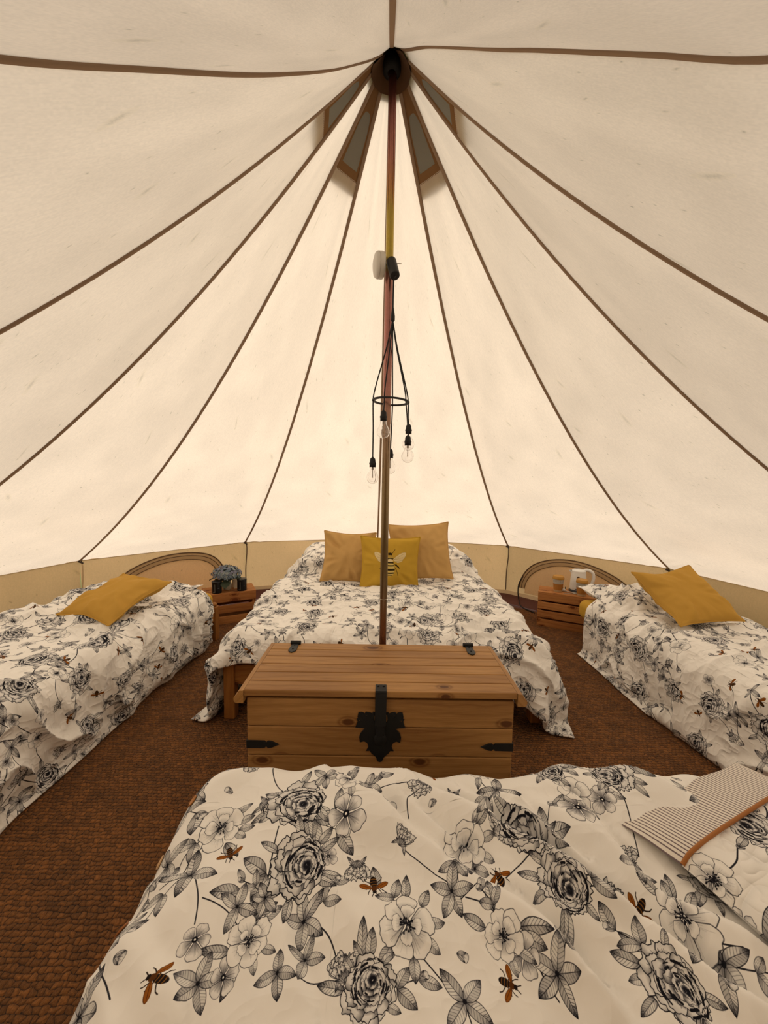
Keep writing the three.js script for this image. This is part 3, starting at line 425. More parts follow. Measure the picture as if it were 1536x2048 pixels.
// a closed quilt shell around the draped sheet: twice the resolution, plump in the middle and thin at its sewn edge
function quilt(D, { thick = 0.03, u0 = 0, v0 = 0, ridge, crease = 0, dir = [3, 10], S = 2 } = {}) {
  const { p, nx, nz, w, l } = D, NX = (nx - 1) * S + 1, NZ = (nz - 1) * S + 1, P = [], cr = (a, b, c, d, t) => 0.5 * (2 * b + (c - a) * t + (2 * a - 5 * b + 4 * c - d) * t * t + (3 * b - a - 3 * c + d) * t ** 3), I = (i, j, c) => p[(Math.min(nz - 1, Math.max(0, j)) * nx + Math.min(nx - 1, Math.max(0, i))) * 3 + c];
  for (let J = 0; J < NZ; J++) for (let Q = 0; Q < NX; Q++) {
    const i = Math.min(nx - 2, Math.floor(Q / S)), j = Math.min(nz - 2, Math.floor(J / S)), u = Q / S - i, v = J / S - j, q = [];
    for (let c = 0; c < 3; c++) { const row = (jj) => cr(I(i - 1, jj, c), I(i, jj, c), I(i + 1, jj, c), I(i + 2, jj, c), u); q.push(cr(row(j - 1), row(j), row(j + 1), row(j + 2), v)); }
    P.push(V(...q));
  }
  const N = P.map(() => V(0, 0, 0)), at2 = (i, j) => P[j * NX + i];
  for (let j = 0; j < NZ - 1; j++) for (let i = 0; i < NX - 1; i++) { const a = at2(i, j), n = at2(i, j + 1).clone().sub(at2(i + 1, j)).cross(at2(i + 1, j + 1).clone().sub(a)); for (const k of [j * NX + i, j * NX + i + 1, (j + 1) * NX + i, (j + 1) * NX + i + 1]) N[k].add(n); }
  const pos = [], uv = [], ix = [], n = NX * NZ;
  for (let side = 0; side < 2; side++) for (let j = 0; j < NZ; j++) for (let i = 0; i < NX; i++) {
    const k = j * NX + i, nn = N[k].clone().normalize(), e = Math.min(i / S * w / (nx - 1), j / S * l / (nz - 1), (NX - 1 - i) / S * w / (nx - 1), (NZ - 1 - j) / S * l / (nz - 1)), th = 0.006 + (thick - 0.006) * Math.sqrt(smooth(0, 0.06, e));
    const u = (i / (NX - 1) - 0.5) * w + u0, v = (j / (NZ - 1) - 0.5) * l + v0; let hgt = side ? -th / 2 : th / 2;
    if (!side) { hgt += 0.003 * fbm(u * 12, v * 12, 7) * smooth(0, 0.05, e); if (crease) { const wq = 1.1 * vn(u * 2.3, v * 2.3, 15), r1 = 1 - Math.abs(vn(u * dir[0] + wq, v * dir[1] + 1.6 * wq, 16)), r2 = 1 - Math.abs(vn(u * 7 - v * 4 + wq, v * 5 + u * 4, 17)), msk = 0.45 + 0.55 * smooth(-0.5, 0.5, vn(u * 2.1, v * 2.1, 18)); hgt += crease * (r1 ** 4 * 1.25 + r2 ** 5 * 0.22 - 0.4) * msk * smooth(0.01, 0.09, e); } if (ridge) hgt += ridge(u, v); }
    const q = P[k].clone().addScaledVector(nn, hgt); if (q.y < 0.004) q.y = 0.004; pos.push(q.x, q.y, q.z); uv.push(u, v);
  }
  for (let side = 0; side < 2; side++) for (let j = 0; j < NZ - 1; j++) for (let i = 0; i < NX - 1; i++) { const a = side * n + j * NX + i, b = a + 1, c = a + NX, d = c + 1; side ? ix.push(a, b, c, b, d, c) : ix.push(a, c, b, b, c, d); }
  const rim = []; for (let i = 0; i < NX; i++) rim.push(i); for (let j = 1; j < NZ; j++) rim.push(j * NX + NX - 1); for (let i = NX - 2; i >= 0; i--) rim.push((NZ - 1) * NX + i); for (let j = NZ - 2; j > 0; j--) rim.push(j * NX);
  rim.forEach((a, k) => { const b = rim[(k + 1) % rim.length]; ix.push(a, b, a + n, b, b + n, a + n); });
  const g = new THREE.BufferGeometry(); g.setAttribute('position', new THREE.Float32BufferAttribute(pos, 3)); g.setAttribute('uv', new THREE.Float32BufferAttribute(uv, 2)); g.setIndex(ix); g.computeVertexNormals(); return g;
}
// stuffed cushion: front faces +z, piped edge
function cushionSides(w, h, t, seed, pinch = 0.095, wrinkle = 1) {
  const f = (sgn) => (a, b) => {
    const u = a * 2 - 1, v = b * 2 - 1, x = w / 2 * u * (1 - pinch * (1 - v * v) * Math.abs(u) ** 3), y = h / 2 * v * (1 - pinch * (1 - u * u) * Math.abs(v) ** 3), m = ((1 - u ** 4) * (1 - v ** 4)) ** 0.5 * (0.55 + 0.45 * (1 - u * u) * (1 - v * v));
    const ed = Math.min(1 - Math.abs(u), 1 - Math.abs(v)), ang = Math.atan2(v, u);
    const wk = wrinkle * smooth(0, 0.12, ed) * (0.024 * fbm(x * 7, y * 7, seed) + 0.016 * vn(ang * 5.3, 1.5 + Math.hypot(u, v), seed + 2) * smooth(0.3, 0.85, Math.hypot(u, v)) + 0.005 * vn(x * 26, y * 12, seed + 4));
    return [x, y, sgn * (t / 2 * m + wk) + 0.026 * vn(x * 5, y * 5, seed + 9), a, b];
  };
  return [grid(44, 44, f(1)), grid(44, 44, f(-1), true)];
}
function edgeLine(w, h, pinch, seed, n = 24) { const P = []; for (let s = 0; s < 4; s++) for (let k = 0; k < n; k++) { const q = k / n * 2 - 1, u = [q, 1, -q, -1][s], v = [-1, q, 1, -q][s], x = w / 2 * u * (1 - pinch * (1 - v * v) * Math.abs(u) ** 3), y = h / 2 * v * (1 - pinch * (1 - u * u) * Math.abs(v) ** 3); P.push(V(x, y, 0.026 * vn(x * 5, y * 5, seed + 9))); } return P; }
function cushion(label, cat, c, xa, ya, w, h, t, mat, seed, frontMat) { // c centre, xa / ya directions of its sides
  const g = thing('cushion', label, cat), X = V(...xa).normalize(), Z = X.clone().cross(V(...ya)).normalize(), Y = Z.clone().cross(X);
  g.position.set(...c); g.quaternion.setFromRotationMatrix(new THREE.Matrix4().makeBasis(X, Y, Z));
  const [a, b] = cushionSides(w, h, t, seed);
  if (frontMat) { part('front', a, frontMat, g); part('back', b, mat, g); } else part('cover', merge([a, b]), mat, g);
  part('piping', tube(edgeLine(w, h, 0.095, seed), 0.0048, 200, 6, true), mat, g);
  return g;
}

// ---------------------------------------------------------------- beds
const sheetMat = std(0xc0962f, 0.9);
function bedFrame(name, label, pos, turn, w, l, railY, railH, postH, topY) { // local -z is the head
  const g = thing(name, label, 'bed', pos, turn), hw = w / 2, hl = l / 2, t = 0.026;
  for (const s of [-1, 1]) {
    part('side_rail', at(board(t, railH, l - 0.1), s * (hw - t / 2 - 0.012), railY + railH / 2, 0), bedWood, g);
    part('end_rail', at(board(w - 0.12, railH, t), 0, railY + railH / 2, s * (hl - t / 2 - 0.012)), bedWood, g);
    for (const e of [-1, 1]) { const ph = e < 0 ? postH : railY + railH + 0.015, leg = part('leg', at(board(0.062, ph, 0.062, 0.008), s * (hw - 0.031), ph / 2, e * (hl - 0.031)), bedWood, g); if (e < 0) part('post_knob', at(lathe([[0, 0.034], [0.012, 0.032], [0.024, 0.024], [0.027, 0.014], [0.022, 0.004], [0.016, 0], [0, 0]], 20), s * (hw - 0.031), ph, -hl + 0.031), bedWood, leg); }
  }
  for (let k = 0; k < 9; k++) part('slat', at(board(w - 0.1, 0.016, 0.08), 0, railY + railH * 0.55, -hl + 0.12 + k * (l - 0.24) / 8), bedWood, g);
  return g;
}
function mattress(g, w, l, y0, y1, z = 0) { return part('mattress', at(new RoundedBoxGeometry(w, y1 - y0, l, 6, 0.06), 0, (y0 + y1) / 2, z), sheetMat, g); }
function laid(name, label, cat, geo, mat, pos, turn) { const m = mesh(numbered(name), geo, mat); m.position.set(...pos); m.rotation.y = turn; return tag(m, label, cat); }
function pillowGeo(w, h, t, seed) { const [a, b] = cushionSides(w, h, t, seed, 0.05, 1.2); const g = merge([a, b]), uv = g.attributes.uv; for (let i = 0; i < uv.count; i++) uv.setXY(i, uv.getX(i) * w + seed * 0.3, uv.getY(i) * h); return g.rotateX(-Math.PI / 2); }

// double bed at the back
{
  const pos = [0.03, 0, -1.34], turn = 0.0;
  const bed = bedFrame('bed', 'low pine double bed at the back of the tent, behind the chest', pos, turn, 1.78, 2.04, 0.20, 0.11, 0.42);
  mattress(bed, 1.74, 1.98, 0.26, 0.42);
  for (const [s, nm] of [[-1, 'left'], [1, 'right']]) { const m = laid('pillow', `white flower-printed pillow under the ${nm} side of the double duvet's head end`, 'pillow', pillowGeo(0.72, 0.46, 0.17, s + 3), printMat, [pos[0] + s * 0.41, 0.50, pos[2] - 0.66], turn); m.rotation.set(0.10, 0, 0); }
  const D = drape({ w: 2.50, l: 2.18, cx: 0.01, cz: 0.075, yaw: 0.08, y: 0.66, h: 0.0225, solids: [[0, 0.32, 0, 0.87, 0.10, 0.99, 0.06], [-0.40, 0.50, -0.68, 0.36, 0.10, 0.25, 0.10], [0.42, 0.50, -0.68, 0.36, 0.115, 0.25, 0.11], [0, 0.2, 1.0, 0.89, 0.11, 0.02, 0.01]], seed: 21, steps: 170, squeeze: [0.96, 0.96], loft: 0.034, lump: 0.036, stiff: 0.2 });
  laid('duvet', 'large rumpled white duvet printed with ink flowers on the double bed at the back', 'duvet', quilt(D, { thick: 0.042, u0: 0.2, v0: 0.4, crease: 0.028, dir: [3.5, 8] }), printMat, pos, turn);
}
// single bed on the left
const LB = { pos: [-1.89, 0, -0.43], turn: -0.08 };
{
  const bed = bedFrame('bed', 'pine single bed along the left wall with a knobbed head post', LB.pos, LB.turn, 0.94, 1.98, 0.17, 0.11, 0.285);
  mattress(bed, 0.90, 1.94, 0.25, 0.41);
  laid('pillow', 'white flower-printed pillow at the head of the left bed beside the three-slat crate', 'pillow', pillowGeo(0.70, 0.44, 0.12, 7), printMat, [LB.pos[0] + 0.07, 0.46, LB.pos[2] - 0.73], LB.turn);
  const D = drape({ w: 1.44, l: 1.88, cx: 0.09, cz: 0.115, y: 0.60, h: 0.02, solids: [[0, 0.33, 0, 0.45, 0.08, 0.97, 0.06], [-0.04, 0.40, -0.70, 0.30, 0.055, 0.19, 0.055]], seed: 31, steps: 150, squeeze: [0.95, 0.93], loft: 0.03, lump: 0.045, stiff: 0.18 });
  laid('duvet', 'rumpled white duvet printed with ink flowers on the bed along the left wall', 'duvet', quilt(D, { thick: 0.045, u0: 0.7, v0: 0.1, crease: 0.040, dir: [3, 8] }), printMat, LB.pos, LB.turn);
}
// single bed on the right
const RB = { pos: [2.125, 0, -0.40], turn: 0.08 };
{
  const bed = bedFrame('bed', 'pine single bed along the right wall, its legs hidden by the duvet', [RB.pos[0] + 0.006, 0, RB.pos[2] + 0.08], RB.turn, 0.86, 1.78, 0.17, 0.10, 0.22);
  mattress(bed, 0.84, 1.90, 0.25, 0.41, -0.10);
  const pl = laid('pillow', 'white flower-printed pillow poking out at the head of the right bed', 'pillow', pillowGeo(0.72, 0.44, 0.12, 9), printMat, [RB.pos[0] - 0.09, 0.46, RB.pos[2] - 0.80], RB.turn - 0.2);
  const D = drape({ w: 1.28, l: 1.88, cx: -0.15, cz: 0.115, y: 0.60, h: 0.02, solids: [[0, 0.33, 0, 0.42, 0.08, 0.97, 0.06], [0, 0.43, -0.70, 0.32, 0.07, 0.20, 0.07]], seed: 47, steps: 150, squeeze: [0.95, 0.92], loft: 0.03, lump: 0.045, stiff: 0.18 });
  laid('duvet', 'rumpled white duvet printed with ink flowers on the bed along the right wall', 'duvet', quilt(D, { thick: 0.045, u0: 0.15, v0: 0.85, crease: 0.040, dir: [2.2, 9] }), printMat, RB.pos, RB.turn);
}
// single bed across the front, close to the camera
{
  const pos = [0.52, 0, 1.12];
  const bed = bedFrame('bed', 'single bed across the front, nearest the camera, under its duvet', [0.52, 0, 1.12], Math.PI / 2 * 3, 0.88, 1.94, 0.20, 0.11, 0.36);
  mattress(bed, 0.84, 1.90, 0.27, 0.45);
  const seg = (x, z, x0, z0, x1, z1) => { const dx = x1 - x0, dz = z1 - z0, t = Math.min(1, Math.max(0, ((x - x0) * dx + (z - z0) * dz) / (dx * dx + dz * dz))); const px = x0 + dx * t - x, pz = z0 + dz * t - z; return [Math.hypot(px, pz), Math.sign(dx * (z - z0) - dz * (x - x0)), t]; };
  const folds = [[0.17, 0.745, 0.36, 0.87, 0.014, 0.030], [0.36, 0.87, 0.55, 1.04, 0.020, 0.030], [0.55, 1.04, 0.70, 1.2, 0.014, 0.03], [-0.06, 0.72, 0.22, 0.93, 0.009, 0.035], [0.22, 0.93, 0.42, 1.1, 0.010, 0.035], [0.38, 0.76, 0.52, 0.98, 0.008, 0.03], [-0.40, 0.93, -0.28, 0.99, 0.004, 0.022], [-0.38, 1.02, -0.22, 1.15, 0.004, 0.03], [0.56, 0.80, 0.62, 1.0, 0.007, 0.03], [-0.10, 1.02, -0.02, 1.16, 0.005, 0.03], [0.28, 0.75, 0.50, 0.93, 0.008, 0.022], [0.14, 0.80, 0.34, 0.99, 0.007, 0.022], [0.34, 1.0, 0.46, 1.16, 0.008, 0.022], [0.50, 0.72, 0.60, 0.86, 0.006, 0.022], [0.62, 1.0, 0.80, 1.14, 0.008, 0.025]];
  const ridge = (x, z) => { let s = 0; for (const [a, b, c, d, A, w] of folds) { const [e, sg, t] = seg(x, z, a, b, c, d), q = e / w * sg; s += 2.7 * A * (Math.exp(-(((q - 0.55) * (q > 0.55 ? 0.7 : 1.7)) ** 2)) - 0.8 * Math.exp(-(((q + 0.35) * 1.9) ** 2))) * Math.sin(Math.PI * (0.1 + 0.8 * t)); } return s; };
  const D = drape({ w: 2.0, l: 1.42, cx: 0.31, cz: 1.06, y: 0.60, h: 0.0165, solids: [[0.52, 0.375, 1.10, 0.95, 0.09, 0.43, 0.06]], seed: 63, steps: 150, squeeze: [0.96, 0.96], loft: 0.034, lump: 0.034, stiff: 0.25 });
  const geo = quilt(D, { thick: 0.044, u0: 0.31, v0: 1.06, ridge, crease: 0.016, dir: [3, 4], S: 3 });
  // two windows of the print, each 1.0 m of the cloth
  const X0 = -0.64, XM = 0.36, Z0 = 0.52, ix = Array.from(geo.index.array), uv = geo.attributes.uv, lo = [], hi = [];
  for (let k = 0; k < ix.length; k += 3) (Math.max(uv.getX(ix[k]), uv.getX(ix[k + 1]), uv.getX(ix[k + 2])) <= XM + 0.009 ? lo : hi).push(ix[k], ix[k + 1], ix[k + 2]);
  geo.setIndex([...lo, ...hi]); geo.addGroup(0, lo.length, 0); geo.addGroup(lo.length, hi.length, 1);
  const win = (x0) => { const t = nearPrint(x0, Z0, 1.02); t.flipY = false; t.offset.set(-x0 / 1.02, -Z0 / 1.02); t.repeat.set(1 / 1.02, 1 / 1.02); return t; };
  const m = laid('duvet', 'rumpled white duvet with ink flowers and bees on the bed nearest the camera', 'duvet', geo, [X0, XM].map((x) => cotton(win(x), { bumpMap: withRepeat(linenBump, 1.2), bumpScale: 0.006 })), [0, 0, 0], 0);
  const ray = new THREE.Raycaster();
  for (const [i, [x, z, c]] of [[-0.470, 0.756, 0xb87a3c], [-0.485, 0.874, 0xd8b184], [-0.475, 1.014, 0xa2622a]].entries()) {
    m.updateMatrixWorld(); ray.set(V(x, 1.2, z), V(0, -1, 0)); const h = ray.intersectObject(m)[0]; if (!h) continue;
    const n = h.face.normal.clone(); if (n.y < 0) n.negate(); const b = part('button', lathe([[0, 0.001], [0.0035, 0.0012], [0.0075, 0.002], [0.0105, 0.0035], [0.0125, 0.003], [0.0125, 0], [0, 0]], 24), std(c, 0.4), m); b.position.copy(h.point).addScaledVector(n, 0.001); b.quaternion.setFromUnitVectors(V(0, 1, 0), n);
  }
}
// pillow on the near bed: flowered, with a striped cuff and an orange piping
{
  const stripe = pixels(64, 4, (x) => { const q = x % 16; return q < 5 ? [118, 104, 106] : [238, 231, 221]; });
  const g = thing('pillow', 'flower-printed pillow with a striped cuff and orange piping on the nearest bed', 'pillow');
  const o = V(0.875, 0, 0.845), dx = V(0.92, 0, -0.392).normalize(), dz = V(0.392, 0, 0.92).normalize();
  g.position.set(o.x, 0.552, o.z); g.quaternion.setFromRotationMatrix(new THREE.Matrix4().makeBasis(dx, V(0, 1, 0), dz));
  const W = 0.50, L = 0.66, C = 0.125; // local x along the piping, z into the pillow
  const body = (sgn) => (a, b) => { const u = a * 2 - 1, v = b, m = Math.max(0, (1 - u ** 4)) ** 0.5 * Math.max(0, Math.min(1, (1 - v) * 5)) ** 0.5 * (0.42 + 0.58 * smooth(0, 0.35, v)), x = W / 2 * u, z = v * L; return [x, sgn * (0.062 * m + (sgn > 0 ? 0.007 * fbm(x * 10, z * 10, 71) * Math.min(1, (1 - Math.abs(u)) * 6) : 0)) + 0.0, z, x + 0.3, z + 0.5]; };
  const cov = merge([grid(36, 40, body(1)), grid(36, 40, body(-1), true)]);
  part('cover', cov, printMat, g);
  const cuff = (sgn) => (a, b) => { const u = a * 2 - 1, x = W / 2 * (u * (1 + 0.03 * b)), z = -b * C, m = Math.max(0, 1 - u ** 4) ** 0.5, y = sgn * 0.024 * m * (1 - 0.7 * b) + (-0.016 * b) + 0.004 * Math.sin(u * 4 + b * 2) * b + 0.006 * vn(x * 14, z * 14, 73) * b; return [x, y, z - 0.003 * b * Math.sin(u * 7), a * 12.5, b]; };
  part('cuff', merge([grid(48, 14, cuff(1), true), grid(48, 14, cuff(-1))]), cotton(stripe), g);
  const pp = []; for (let k = 0; k <= 24; k++) { const u = k / 12 - 1; pp.push(V(W / 2 * u * 1.002, 0.027 * Math.sqrt(Math.max(0, 1 - u ** 4)) + 0.003, 0)); }
  part('piping', tube(pp, 0.0042, 60, 8), std(0xa8692c, 0.7), g);
}

// ---------------------------------------------------------------- cushions
const beeCanvas = (() => {
  const N = 1024, cv = document.createElement('canvas'); cv.width = cv.height = N; const c = cv.getContext('2d'); c.fillStyle = '#c29c3a'; c.fillRect(0, 0, N, N);
  c.save(); c.translate(N * 0.5, N * 0.50); c.scale(N * 0.96, N * 0.96); c.lineCap = 'round';
  const K = '#2e2413', W = '#dcc795';
  for (const s of [-1, 1]) {
    c.save(); c.scale(s, 1);
    c.strokeStyle = K; c.lineWidth = 0.008; for (const P of [[[0.04, -0.02], [0.12, 0.02], [0.16, 0.07], [0.17, 0.08]], [[0.05, 0.02], [0.11, 0.06], [0.13, 0.15], [0.14, 0.20]], [[0.03, -0.20], [0.06, -0.23], [0.08, -0.27], [0.08, -0.28]]]) { c.beginPath(); c.moveTo(...P[0]); c.bezierCurveTo(...P[1], ...P[2], ...P[3]); c.stroke(); }
    c.lineWidth = 0.02; c.beginPath(); c.moveTo(0.10, 0.0); c.lineTo(0.15, 0.05); c.stroke();
    c.fillStyle = W; c.beginPath(); c.moveTo(0.045, -0.09); c.bezierCurveTo(0.12, -0.17, 0.2, -0.24, 0.27, -0.22); c.bezierCurveTo(0.29, -0.16, 0.22, -0.07, 0.14, -0.045); c.bezierCurveTo(0.10, -0.04, 0.07, -0.05, 0.045, -0.09); c.fill(); c.lineWidth = 0.003; c.strokeStyle = '#8f7a48'; c.stroke();
    c.beginPath(); c.moveTo(0.07, -0.06); c.quadraticCurveTo(0.16, -0.06, 0.22, -0.085); c.quadraticCurveTo(0.21, -0.05, 0.13, -0.03); c.closePath(); c.fill(); c.stroke();
    for (const [a, b] of [[0.24, -0.2], [0.22, -0.13], [0.17, -0.09]]) { c.beginPath(); c.moveTo(0.06, -0.085); c.lineTo(a, b); c.stroke(); }
    c.restore();
  }
  c.fillStyle = K; c.beginPath(); c.ellipse(0, -0.185, 0.035, 0.03, 0, 0, 7); c.fill();
  c.fillStyle = '#b89a4a'; c.beginPath(); c.ellipse(0, -0.135, 0.055, 0.035, 0, 0, 7); c.fill(); c.fillStyle = K; c.fillRect(-0.055, -0.112, 0.11, 0.018);
  c.fillStyle = W; c.beginPath(); c.ellipse(0, -0.065, 0.05, 0.035, 0, 0, 7); c.fill(); c.fillStyle = K; c.fillRect(-0.06, -0.045, 0.12, 0.024);
  c.save(); c.beginPath(); c.moveTo(-0.05, -0.02); c.bezierCurveTo(-0.10, 0.05, -0.095, 0.15, -0.04, 0.195); c.quadraticCurveTo(0, 0.225, 0.04, 0.195); c.bezierCurveTo(0.095, 0.15, 0.10, 0.05, 0.05, -0.02); c.closePath(); c.fillStyle = '#d7bd6e'; c.fill(); c.clip();
  c.fillStyle = K; for (const [y, h] of [[0.005, 0.022], [0.072, 0.036], [0.142, 0.022], [0.182, 0.014]]) { c.beginPath(); c.moveTo(-0.12, y - 0.008); c.quadraticCurveTo(0, y + 0.02, 0.12, y - 0.008); c.lineTo(0.12, y + h - 0.008); c.quadraticCurveTo(0, y + h + 0.02, -0.12, y + h - 0.008); c.fill(); }
  c.restore(); c.restore(); return tex(cv);
})();
const beeMat = lemon.clone(); beeMat.color.set(0xffffff); beeMat.map = beeCanvas;
const backTilt = (a) => [0, Math.cos(a), -Math.sin(a)];
cushion('plain mustard velvet cushion leaning left of the bee cushion on the double bed', 'cushion', [-0.275, 0.685, -1.52], [1, -0.03, 0.02], backTilt(0.28), 0.46, 0.44, 0.14, mustardPale, 81);
cushion('large plain mustard velvet cushion leaning right of the bee cushion on the double bed', 'cushion', [0.345, 0.735, -1.55], [1, 0.07, 0.0], backTilt(0.24), 0.54, 0.50, 0.15, mustardPale, 82);
cushion('bright yellow cushion printed with a large bee in the middle of the double bed', 'cushion', [0.078, 0.655, -1.385], [1, -0.012, 0.0], backTilt(0.2), 0.50, 0.465, 0.14, lemon, 83, beeMat);
cushion('mustard velvet cushion with piped edge tilted on the left bed', 'cushion', [-1.69, 0.582, -0.68], [0.40, -0.01, 0.13], [0.02, 0.14, -0.40], 0.44, 0.45, 0.14, mustard, 84);
cushion('mustard velvet cushion standing on its corner edge on the right bed', 'cushion', [1.965, 0.64, -0.68], [0.39, 0.035, -0.03], [-0.045, 0.23, -0.36], 0.42, 0.45, 0.15, mustard, 85);

// ---------------------------------------------------------------- pine chest in front of the pole
{
  const W = 0.955, Dp = 0.37, TOP = 0.605, lidT = 0.024, zf = 0.405, zb = 0.022, cx = 0.012, zc = (zf + zb) / 2;
  const g = thing('chest', 'pine blanket chest with black iron lock plate and straps standing in front of the pole', 'chest', [cx, 0, zc]);
  const d = zf - zb, bodyTop = TOP - lidT - 0.013, hz = d / 2;
  const rows = [0, 0.112, 0.232, 0.352, 0.462, bodyTop];
  for (let k = 0; k < rows.length - 1; k++) { // planks all round the box, V-grooves between them
    const h = rows[k + 1] - rows[k] - 0.002, y = (rows[k] + rows[k + 1]) / 2;
    part('front_plank', at(board(W, h, 0.02, 0.0045), 0, y, hz - 0.024), pineMat, g);
    part('back_plank', at(board(W, h, 0.02, 0.0045), 0, y, -hz + 0.022), pineMat, g);
    for (const s of [-1, 1]) part('side_plank', at(board(0.02, h, d - 0.068, 0.0025), s * (W / 2 - 0.0105), y, -0.001), pineMat, g);
  }
  part('bottom_board', at(board(W - 0.04, 0.015, d - 0.07), 0, 0.03, 0), pineMat, g);
  const lid = new THREE.Group(); lid.name = 'lid'; g.add(lid);
  const n = 6, pd = d / n;
  for (let k = 0; k < n; k++) part('lid_plank', at(board(W + 0.012, lidT, pd - 0.0022, 0.004), 0, TOP - lidT / 2, -hz + pd * (k + 0.5)), pineMat, lid);
  // end mouldings with an ogee nose, lower than the planks' top
  const ogee = new THREE.Shape(); ogee.moveTo(0, 0.004); ogee.lineTo(0.013, 0.003); ogee.bezierCurveTo(0.020, 0.002, 0.018, -0.010, 0.028, -0.016); ogee.bezierCurveTo(0.036, -0.021, 0.036, -0.034, 0.028, -0.042); ogee.lineTo(0, -0.042); ogee.closePath();
  for (const s of [-1, 1]) {
    const e = new THREE.ExtrudeGeometry(ogee, { depth: d + 0.002, bevelEnabled: false, curveSegments: 8 }), uv = e.attributes.uv, p = e.attributes.position;
    for (let i = 0; i < p.count; i++) uv.setXY(i, p.getZ(i) + s, p.getX(i) + p.getY(i));
    if (s < 0) e.rotateY(Math.PI); e.computeVertexNormals();
    part('end_moulding', at(e, s * (W / 2 + 0.0065), TOP - lidT + 0.018, s < 0 ? hz + 0.001 : -hz - 0.001), pineMat, lid);
  }
  // hinge straps on the lid near the back
  for (const [x, s] of [[-0.385, -1], [0.392, 1]]) {
    const sh = new THREE.Shape(); sh.moveTo(-0.017, 0); sh.lineTo(0.017, 0); sh.lineTo(0.017, 0.012); sh.lineTo(0.0135, 0.02); sh.lineTo(0.0165, 0.078); sh.lineTo(0.010, 0.09); sh.lineTo(0, 0.097); sh.lineTo(-0.010, 0.09); sh.lineTo(-0.0165, 0.078); sh.lineTo(-0.0135, 0.02); sh.lineTo(-0.017, 0.012);
    const e = new THREE.ExtrudeGeometry(sh, { depth: 0.003, bevelSize: 0.001, bevelThickness: 0.001, bevelSegments: 1 }).rotateX(Math.PI / 2);
    const h = part('hinge_strap', at(e, x, TOP + 0.004, -hz + 0.002), std(0x2c2d2e, 0.5, { metalness: 0.4 }), lid);
    part('hinge_knuckle', at(new THREE.CylinderGeometry(0.0085, 0.0085, 0.045, 16).rotateZ(Math.PI / 2), x, TOP + 0.007, -hz + 0.012), iron, lid);
    for (const z of [0.035, 0.07]) part('screw', at(new THREE.SphereGeometry(0.0045, 10, 6), x, TOP + 0.004, -hz + z), std(0x101010, 0.4, { metalness: 0.5 }), lid);
  }
  // hasp over the lid edge, and the pierced lock plate below it
  const zF = hz - 0.0135;
  part('hasp', merge([at(board(0.040, 0.004, 0.046, 0.0015), 0, TOP + 0.002, hz - 0.018), at(board(0.040, 0.130, 0.005, 0.0015), 0, TOP - 0.058, hz + 0.006), at(new THREE.CylinderGeometry(0.006, 0.006, 0.040, 14).rotateZ(Math.PI / 2), 0, TOP, hz + 0.004)]), iron, g);
  part('hasp_screw', merge([-1, 1].map((s) => at(new THREE.SphereGeometry(0.0042, 10, 6), s * 0.010, TOP + 0.0045, hz - 0.028))), std(0x050505, 0.4), g);
  const half = [[0.012, 0.0], [0.026, 0.004], [0.030, -0.002], [0.040, 0.002], [0.052, 0.004], [0.056, -0.003], [0.066, 0.003], [0.078, 0.002], [0.081, -0.014], [0.077, -0.018], [0.084, -0.022], [0.080, -0.030], [0.088, -0.052], [0.066, -0.053], [0.052, -0.058], [0.060, -0.064], [0.070, -0.076], [0.074, -0.090], [0.071, -0.108], [0.058, -0.104], [0.046, -0.110], [0.040, -0.124], [0.044, -0.134], [0.048, -0.141], [0.036, -0.140], [0.030, -0.150], [0.020, -0.158], [0.012, -0.166], [0.009, -0.176], [0.006, -0.181], [0, -0.183]];
  const pl = new THREE.Shape(); half.forEach(([x, y], k) => k ? pl.lineTo(x, y) : pl.moveTo(x, y)); half.slice(0, -1).reverse().forEach(([x, y]) => pl.lineTo(-x, y));
  for (const [x, y] of [[0.050, -0.010], [-0.050, -0.010], [0.074, -0.028], [-0.074, -0.028]]) { const q = new THREE.Path(); q.absarc(x, y, 0.0032, 0, Math.PI * 2); pl.holes.push(q); }
  for (const s of [-1, 1]) { const q = new THREE.Path(); q.moveTo(s * 0.022, -0.004); q.quadraticCurveTo(s * 0.029, -0.02, s * 0.022, -0.032); q.lineTo(s * 0.0205, -0.032); q.lineTo(s * 0.0205, -0.004); pl.holes.push(q); }
  part('lock_plate', at(new THREE.ExtrudeGeometry(pl, { depth: 0.003, bevelSize: 0.0012, bevelThickness: 0.0012, bevelSegments: 1 }), 0, TOP - 0.088, zF), iron, g);
  part('lock_boss', merge([at(board(0.030, 0.05, 0.016, 0.005), 0, TOP - 0.14, zF + 0.012), at(lathe([[0, 0.012], [0.018, 0.010], [0.024, 0.004], [0.024, 0]], 20).rotateX(Math.PI / 2), 0, TOP - 0.185, zF + 0.003)]), iron, g);
  // arrow-ended straps wrapped round the front corners
  for (const s of [-1, 1]) {
    const a = new THREE.Shape(); a.moveTo(0, 0.014); a.lineTo(0.064, 0.013); a.lineTo(0.070, 0.006); a.lineTo(0.076, 0.013); a.lineTo(0.088, 0.012); a.lineTo(0.115, 0); a.lineTo(0.088, -0.012); a.lineTo(0.076, -0.013); a.lineTo(0.070, -0.006); a.lineTo(0.064, -0.013); a.lineTo(0, -0.014);
    const e = new THREE.ExtrudeGeometry(a, { depth: 0.003, bevelSize: 0.0008, bevelThickness: 0.0008, bevelSegments: 1 }); if (s > 0) e.rotateY(Math.PI).translate(0, 0, 0.003);
    part('corner_strap', merge([at(e, s * (W / 2 + 0.001), 0.395, zF), at(board(0.003, 0.028, 0.09, 0.001), s * (W / 2 + 0.0015), 0.395, zF - 0.043)]), iron, g);
  }
}

